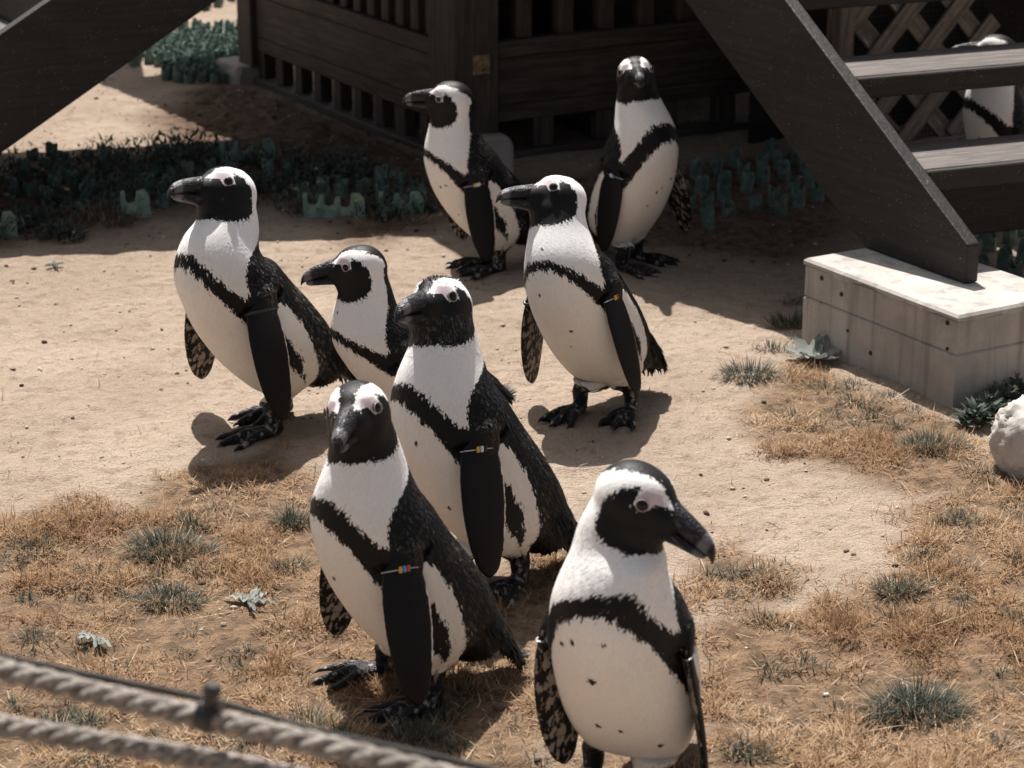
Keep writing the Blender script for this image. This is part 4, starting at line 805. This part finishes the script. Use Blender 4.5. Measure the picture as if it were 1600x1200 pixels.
# ------------------------------------------------------------------ penguin materials
def plumage_material():
    m, nt, b = new_mat('penguin_plumage'); N = NT(nt)
    rest = N.attr('rest', 'Vector'); blk = N.attr('blk'); pink = N.attr('pink'); mott = N.attr('mott'); skin = N.attr('skin'); bill = N.attr('bill'); backw = N.attr('backw')
    st = N.map(rest, (330, 330, 75)); n1 = N.noise(st, 1.0, 3, .6); n2 = N.noise(N.map(rest, (90, 90, 40)), 1.0, 3)
    jag = N.math('ADD', N.math('MULTIPLY', N.math('SUBTRACT', n1, .5), .017), N.math('MULTIPLY', N.math('SUBTRACT', n2, .5), .012))
    fb = N.rng(N.math('ADD', blk, jag), -.0009, .0009)
    sx = N.n('SeparateXYZ'); N.l(rest, sx.inputs[0]); z = sx.outputs[2]
    n3 = N.noise(N.map(rest, (25, 25, 12)), 1.0, 4)
    low = N.rng(N.math('ADD', z, N.math('MULTIPLY', N.math('SUBTRACT', n3, .5), .10)), .395, .27)
    white = N.mix(low, (.88, .865, .855), (.83, .775, .705))  # creamier belly: some dirt, some warm sand bounce put into the colour
    fine = N.noise(N.map(rest, (700, 700, 160)), 1.0, 2)
    white = N.mix(N.math('MULTIPLY', N.rng(fine, .35, .72), .26), white, (.55, .49, .43))
    dirt = N.rng(N.math('ADD', N.math('MULTIPLY', z, -3.0), n3), .12, .55); white = N.mix(N.math('MULTIPLY', dirt, .42), white, (.50, .40, .30))
    # black plumage: brown worn tips on the back, glossy elsewhere
    tips = N.rng(N.noise(N.map(rest, (420, 420, 95), loc=(3, 1, 7)), 1.0, 2, .5), .53, .64)
    big = N.rng(N.noise(N.map(rest, (16, 16, 16), loc=(1, 5, 2)), 1.0, 3), .40, .66)
    fleck = N.math('MULTIPLY', N.math('MULTIPLY', tips, backw), N.math('MULTIPLY_ADD', big, .8, .2))
    black = N.mix(N.math('MULTIPLY', fleck, .75), (.0060, .0055, .0058), (.22, .19, .165))
    # sparse pale fragments where black meets white
    frag = N.rng(N.noise(N.map(rest, (210, 210, 90), loc=(9, 2, 4)), 1.0, 1), .69, .72)
    nearb = N.rng(N.math('ABSOLUTE', blk), .010, .003)
    fb2 = N.math('ABSOLUTE', N.math('SUBTRACT', fb, N.math('MULTIPLY', N.math('MULTIPLY', frag, nearb), .85)))
    col = N.mix(fb2, white, black)
    pk = N.rng(N.math('ADD', pink, N.math('MULTIPLY', N.math('SUBTRACT', n1, .5), .004)), -.0006, .0008)
    col = N.mix(pk, col, N.mix(n2, (.50, .405, .415), (.70, .61, .615)))
    # mottled flipper lining and shanks
    mm = N.rng(N.math('ADD', N.noise(N.map(rest, (105, 75, 30), loc=(2, 8, 5)), 1.0, 4, .65), N.math('MULTIPLY', mott, .04)), .545, .60)
    col = N.mix(N.math('MULTIPLY', N.rng(mott, .3, .7), mm), col, (.27, .22, .175))
    # leathery feet and horn bill
    f1 = N.noise(N.map(rest, (60, 60, 60)), 1.0, 5, .65); f2 = N.voro(N.map(rest, (260, 260, 260)), 1.0)
    feet = N.mix(N.rng(f1, .53, .66), (.014, .013, .014), (.30, .275, .26))
    bs = N.noise(N.map(rest, (240, 60, 40)), 1.0, 4, .6); bsx = N.math('ADD', sx.outputs[0], N.math('MULTIPLY', N.math('SUBTRACT', bs, .5), .012))
    grey = N.math('MULTIPLY', N.rng(bsx, .106, .112), N.rng(bsx, .128, .121))
    horn = N.mix(N.math('MULTIPLY', N.rng(N.noise(N.map(rest, (30, 420, 300)), 1.0, 3), .52, .70), .5), (.016, .015, .017), (.12, .115, .125))
    horn = N.mix(N.math('MULTIPLY', grey, .6), horn, (.22, .21, .22))
    sk = N.mix(bill, feet, horn); col = N.mix(skin, col, sk)
    N.l(col, b.inputs['Base Color'])
    rgh = N.math('SUBTRACT', .78, N.math('MULTIPLY', fb, .26)); rgh = N.mix(skin, rgh, N.mix(bill, .52, N.math('MULTIPLY_ADD', bs, .25, .22))); N.l(rgh, b.inputs['Roughness'])
    b.inputs['Specular IOR Level'].default_value = .20
    
    # relief: fine barbs everywhere, overlapping feather scales on the back, creases on the feet
    vs = N.voro(N.map(rest, (170, 170, 62)), 1.0, 'F1'); scal = N.math('MULTIPLY', vs, N.math('MULTIPLY_ADD', backw, .85, .12))
    h = N.math('ADD', N.math('MULTIPLY', n1, .45), scal); h = N.mix(skin, h, N.math('ADD', f2, N.math('MULTIPLY', f1, .8)))
    N.l(N.bump(h, .6, .0024), b.inputs['Normal'])
    return m
M_PLUM = plumage_material()
M_EYE = plain('eye_dark', (.006, .004, .004), .10, 0, .3); M_RING = plain('eye_ring_skin', (.42, .35, .36), .5)
BEAD = dict(y=plain('bead_yellow', (.62, .40, .05), .3), w=plain('bead_white', (.75, .75, .75), .3), b=plain('bead_blue', (.16, .30, .62), .3), r=plain('bead_red', (.55, .09, .07), .3), k=plain('bead_black', (.012, .012, .014), .35), o=plain('bead_orange', (.65, .22, .05), .3), s=plain('wire_steel', (.5, .5, .52), .3, .9))

TPL = make_template()
def eye_surface():
    V = TPL['V']; d = np.hypot(V[:, 0]-EYE[0], V[:, 2]+HZ-EYE[2]); k = np.where((V[:, 1] > 0) & (d < .004))[0]
    return V[k, 1].max() if len(k) else EYE[1]
EYE_Y = eye_surface()
def eye_mesh(P, s):
    # eyeball dome with a thin raised ring of skin, posed with the head
    c = np.array([EYE[0], s*(EYE_Y-.0026), EYE[2]-HZ]); nrm = np.array([.42, s*.88, .10]); nrm /= np.linalg.norm(nrm)
    up = np.array([0, 0, 1.0]); ex = np.cross(up, nrm); ex /= np.linalg.norm(ex); ey = np.cross(nrm, ex); V = []; F = []; mi = []
    r = .0086; nr, nc = 8, 20
    for i in range(nr):
        t = (math.pi/2)*(i/(nr-1)); V += [c+nrm*(r*math.cos(t)*.80)+r*math.sin(t)*(ex*math.cos(p)+ey*math.sin(p)) for p in np.linspace(0, 2*math.pi, nc, endpoint=False)]
    F += [tuple(q) for q in grid_faces(nr, nc)]; mi += [0]*len(F); o = len(V); R0, r1 = .0088, .0008
    for i in range(28):
        a = 2*math.pi*i/28; d = ex*math.cos(a)+ey*math.sin(a)*.92; V += [c+nrm*.0036+d*(R0+r1*math.cos(b))+nrm*r1*math.sin(b) for b in np.linspace(0, 2*math.pi, 8, endpoint=False)]
    for i in range(28):
        for j in range(8): F.append((o+i*8+j, o+((i+1) % 28)*8+j, o+((i+1) % 28)*8+(j+1) % 8, o+i*8+(j+1) % 8)); mi.append(1)
    V = np.array(V); z0 = np.zeros(len(V)); W = pose_points(V, z0, z0, z0, P, head=.5); me = bpy.data.meshes.new('eye'); me.from_pydata([tuple(q) for q in W], [], F)
    me.polygons.foreach_set('use_smooth', [True]*len(F)); me.polygons.foreach_set('material_index', mi); me.update(); return me
def band_parts(P, s, body, beads, wire=True, t0=.17):
    # a ring round the upper flipper with small coloured beads on its outer face
    a, c, n = flip_axes(s); S = SHO*[1, s, 1]; f, b, h = (np.interp(t0, FL_T, q)+.0016 for q in (FL_F, FL_B, FL_H)); o = S+a*t0*FL_LEN-c*.035*t0*t0-n*.02*t0*t0
    def put(mb, name, mat, parent):
        V = np.array(mb.v); one = np.ones(len(V)); z0 = np.zeros(len(V)); W = pose_points(V, one if s > 0 else z0, one if s < 0 else z0, z0, P)
        me = bpy.data.meshes.new(name); me.from_pydata([tuple(q) for q in W], [], mb.f); me.polygons.foreach_set('use_smooth', [True]*len(mb.f)); me.update(); return link(name, me, mat, parent)
    mb = MB(); pts = [o+c*((f if math.cos(p) > 0 else b)*math.cos(p))+n*h*math.sin(p)+a*.006*math.cos(p) for p in np.linspace(0, 2*math.pi, 33)]
    mb.tube(pts, .0011 if wire else .0032, 6, cap=False); ring = put(mb, 'wing_band', BEAD['s'] if wire else BEAD['k'], body)
    for i, k in enumerate(beads):
        u = .008-.0066*i; pc = o+c*u+n*(h*math.sqrt(max(1-(u/.03)**2, .3))+.0022)+a*.006*u/.03; q = MB()
        q.tube([pc-a*.0050, pc-a*.0034, pc+a*.0034, pc+a*.0050], [.0022, .0030, .0030, .0022], 10); put(q, 'bead', BEAD[k], ring)
def make_penguin(P, label, spots=(), bands=(), worn=.45, ruffle=0.0, band=0.0):
    P['z'] = float(gz(P['x'], P['y']))-.003
    t = TPL; V = t['V']; bw = t['backw']*worn
    if ruffle:                                                 # untidy crown feathers and a brownish throat
        V = V.copy(); k0 = t['nV']; q = V[k0:]; up_ = (q[:, 2]+HZ > .555) & (np.abs(q[:, 1]) < .03); amt = np.random.default_rng(8).random(len(q)//4).repeat(4)*(np.arange(len(q)) % 4 == 2)
        q += t['FN']*(amt*up_*ruffle)[:, None]; th_ = (t['REST'][:, 2]+HZ < .512) & (t['REST'][:, 2]+HZ > .45) & (t['REST'][:, 0] > -.02); bw = np.where(th_, 1.0, bw)
    W = pose_points(V, t['wf'][0], t['wf'][1], t['legw'], P); base = np.array([P['x'], P['y'], P.get('z', 0.0)])
    blk = t['blk']+t['bandz']*band
    for th, z, r in spots:                                     # dark belly spots: angle (left positive), rest height, radius
        A = np.sign(V[:, 1])*t['A']; d = r-np.hypot(A-math.radians(th)*.1, V[:, 2]-z); blk = np.where((t['skin'] < .1) & (t['wf'][0]+t['wf'][1] < .05) & (d > -.004), np.maximum(blk, d*1.6), blk)
    root = empty('penguin', base); tag(root, label, 'penguin', 'penguins')
    me = mesh_np('body', W-base, t['T']); vattr(me, 'rest', t['REST'])
    for k in ('blk', 'pink', 'mott', 'skin', 'bill', 'backw'): fattr(me, k, blk if k == 'blk' else bw if k == 'backw' else t[k])
    body = link('body', me, M_PLUM, root)
    off = Matrix.Translation(-Vector(base)); made = []
    for s in (1, -1): e = eye_mesh(P, s); made.append(link('eye', e, [M_EYE, M_RING], root))
    before = set(COL.objects)
    for s, bd, wire in bands: band_parts(P, s, root, bd, wire)
    for o in [q for q in COL.objects if q not in before]+made: o.data.transform(off)
    return root
def POSE(x, y, yaw, lean, roll, npitch, nroll, hyaw, hpitch, hroll, scale, stretch, flab, flsw, frab, frsw, lx, ly, lya, rx, ry, rya, **kw):
    d = dict(x=x, y=y, yaw=yaw, lean=lean, roll=roll, npitch=npitch, nroll=nroll, hyaw=hyaw, hpitch=hpitch, hroll=hroll, scale=scale, stretch=stretch, fl=(flab, flsw, 0), fr=(frab, frsw, 0), footl=(lx, ly, lya), footr=(rx, ry, rya)); d.update(kw); return d
make_penguin(POSE(-0.069, 5.892, 200.2, 18.86, 0.705, 11.81, -2.815, -32.22, -3.103, -3.481, 0.979, -0.004, 14.83, 28.57, 12.26, 24.79, -0.003, -0.001, 10.87, 0.004, -0.006, -5.671),
    "penguin facing the hut's slatted side in profile, standing beside the rusty bolt plate", [(20, 0.3, 0.0035), (27, 0.287, 0.003), (38, 0.29, 0.003), (33, 0.2, 0.0025)], [(1, 'yww', True)], band=-0.003)
make_penguin(POSE(0.31, 5.915, 314.6, 11.16, 1.753, 22.18, -1.474, -41.39, 1.866, -1.308, 1.028, 0.016, 20.34, 32.87, 9.363, 18.34, 0.004, 0.005, 13.89, 0.043, 0.004, 0.8248),
    'tallest penguin with wide black flank, standing against the hut wall, staring straight ahead', [(12, 0.27, 0.0035), (30, 0.3, 0.003), (-12, 0.24, 0.0035), (-4, 0.25, 0.003), (-20, 0.2, 0.003), (24, 0.285, 0.003)], [(-1, 'bw', True)], band=0.003)
make_penguin(POSE(-0.516, 4.606, 219.7, 19.44, 3.093, 42.2, 10.54, 3.384, 11.93, 5.997, 1.106, -0.007, 19.82, 34.27, 26.78, 29.64, 0.041, 0.003, -0.7093, -0.046, -0.004, -1.669),
    'penguin with brown worn back feathers, standing alone on open sand, head raised', [(50, 0.15, 0.003)], [(1, '', False)], worn=1.0, band=-0.004)
make_penguin(POSE(-0.181, 4.5, 204.8, 31.79, -0.221, 26.59, 1.052, -25.51, 6.768, 2.992, 0.92, -0.014, 18, 0.0, 18, 0.0, 0.006, -0.0, 9.508, -0.011, -0.003, 3.373),
    'penguin half hidden behind the ruffled penguin, beak lowered', [(25, 0.405, 0.003), (8, 0.17, 0.003)], [], band=-0.003)
make_penguin(POSE(-0.054, 3.778, 209.2, 11.34, 7.395, 15.97, 5.441, 33.43, 0.274, 4.228, 1.071, -0.003, 15.07, 30.01, 18, 0.0, -0.038, -0.016, 31.91, 0.03, 0.0, 8),
    'penguin with ruffled brownish throat and yellow and white beads on its wire flipper band', [(25, 0.3, 0.0035), (30, 0.18, 0.0035), (38, 0.33, 0.003)], [(1, 'ywk', True)], ruffle=0.005, band=0.0)
make_penguin(POSE(0.189, 4.718, 239, 16.95, 11.23, 32.6, 7.893, -34.74, -5.558, 1.751, 1.035, -0.01, 11.77, 30.04, 25, 23.47, -0.005, 0.017, 11.94, 0.04, -0.012, 3.002),
    'penguin standing tall on open sand, mottled flipper held away from its body', [(-8, 0.325, 0.0035), (16, 0.24, 0.0035), (20, 0.39, 0.003), (4, 0.2, 0.0025)], [(1, 'yrk', True), (-1, '', False)], band=-0.005)
make_penguin(POSE(-0.168, 3.349, 205.7, 13.53, 0.899, 10.58, 3.787, 54.71, 3.682, 3.507, 1.015, 0.001, 25.22, 31.23, 18.7, 33.58, 0.0, 0.008, 6.112, 0.018, 0.05, 6.135),
    'penguin on dry grass facing forward, yellow, blue and red beads on its flipper band', [(16, 0.265, 0.0035), (-3, 0.27, 0.002)], [(1, 'ybr', True)], band=0.001)
make_penguin(POSE(0.174, 3.005, 250, 14.64, 2.336, 23.88, -4.67, 81.2, 22.65, 2.213, 1.03, -0.0, 13.89, 22.98, 12.68, 20.78, 0.03, 0.0, 8, -0.021, 0.023, -0.1649, fr=(10.5, 21, -38), fl=(15, 24, -20)),
    'penguin on dry grass with its beak turned aside and beaded bands on both flippers', [(-22, 0.325, 0.0045), (8, 0.33, 0.004), (-6, 0.27, 0.0055), (-12, 0.17, 0.0045), (6, 0.165, 0.003), (38, 0.12, 0.005), (-34, 0.315, 0.0035)], [(1, 'wrk', True), (-1, 'rwk', True)], band=0.0)
make_penguin(POSE(1.424, 6.43, 203.8, 17.83, -1.886, 13.65, 0.062, -36.85, -0.546, -2.077, 0.993, 0.009, 18, 0.0, 18, 0.0, 0.03, 0.0, 8, 0.03, 0.0, 8),
    'penguin standing in the shade behind the open stair treads, beside the lattice', [(20, 0.29, 0.003), (35, 0.22, 0.003), (48, 0.255, 0.004), (55, 0.27, 0.003)], [])
# ------------------------------------------------------------------ twisted ropes in the foreground
def rope_material():
    m, nt, b = new_mat('rope_fibre'); N = NT(nt); u = N.attr('u'); r = N.attr('r'); o = N.coord(); n = N.noise(N.map(o, (120, 300, 300)), 1.0, 4, .65)
    c = N.mix(N.rng(n, .32, .7), (.09, .075, .062), (.47, .42, .37)); c = N.mix(N.math('MULTIPLY', N.rng(N.noise(o, 14, 3), .5, .7), .5), c, (.12, .10, .085)); N.l(c, b.inputs['Base Color']); b.inputs['Roughness'].default_value = .95
    N.l(N.bump(n, .8, .004), b.inputs['Normal']); return m
M_ROPE = rope_material()
def rope(pts, rad, pitch, label, name='rope', mat=None):
    pts = np.array(pts, float); L = np.concatenate([[0], np.cumsum(np.linalg.norm(np.diff(pts, axis=0), axis=1))]); s = np.arange(0, L[-1], .006); C = np.stack([np.interp(s, L, pts[:, k]) for k in range(3)], -1)
    ker = np.ones(15)/15
    for k in range(3): C[:, k] = np.convolve(np.pad(C[:, k], 7, 'edge'), ker, 'valid')
    T = np.gradient(C, axis=0); T /= np.linalg.norm(T, axis=1)[:, None]; X = np.cross(T, (0, 0, 1.0)); X /= np.linalg.norm(X, axis=1)[:, None]; Yv = np.cross(X, T); root = empty(name, tuple(C[0])); tag(root, label, 'rope')
    for k in range(3):
        a = 2*math.pi*(s/pitch+k/3); off = rad*.49; mb = MB(); mb.tube(C+off*(X*np.cos(a)[:, None]+Yv*np.sin(a)[:, None])-C[0], list(rad*.56*(1+.05*np.sin(s*90+k))), 10); mb.build('strand', mat or M_ROPE, root, True)
    return C
def on_fence(px, py, off=0.0):          # the rope fence runs along a straight line about two metres from the path
    p0 = np.array([-.49, 2.0+off, .69]); n = np.array([.45, .89, 0]); d = ray(px, py); return _C+d*((p0-_C)@n)/(d@n)
r1 = [on_fence(*q) for q in ((-420, 955), (-150, 1008), (0, 1046), (160, 1086), (330, 1124), (480, 1160), (640, 1200), (900, 1268), (1150, 1335))]
r2 = [on_fence(*q) for q in ((-420, 1050), (-150, 1100), (0, 1134), (160, 1160), (320, 1187), (480, 1220), (700, 1270), (950, 1335))]
C1 = rope(r1, .0114, .080, 'thick twisted grey-tan fence rope with a black clip on it'); C2 = rope(r2, .0114, .080, 'thick twisted grey-tan fence rope without a clip, hanging below the other')
M_CORD = plain('black_cord', (.02, .018, .017), .8)
rope([on_fence(*q, .05) for q in ((-300, 960), (0, 1026), (170, 1062), (350, 1098), (480, 1140), (620, 1170), (760, 1200), (1000, 1270))], .0042, .02, 'thin black cord running above the thick ropes', 'cord', M_CORD)
cp_ = on_fence(326, 1118); clip = empty('rope_clip', tuple(cp_)); tag(clip, 'black plastic clip fastened on the thick rope', 'clip'); clip.rotation_euler = (0, .22, -.46)
M_CLIP = plain('black_plastic', (.015, .014, .015), .3)
q = MB(); q.tube([(-.009, 0, 0), (-.006, 0, 0), (.006, 0, 0), (.009, 0, 0)], [.0145, .0165, .0165, .0145], 18); q.build('collar', M_CLIP, clip, False)
q = MB(); q.box((0, -.002, .020), .012, .014, .018, ch=.003); q.tube([(0, -.002, .026), (0, -.002, .031), (0, -.002, .034)], [.0085, .0085, .005], 12); q.build('knob', M_CLIP, clip)
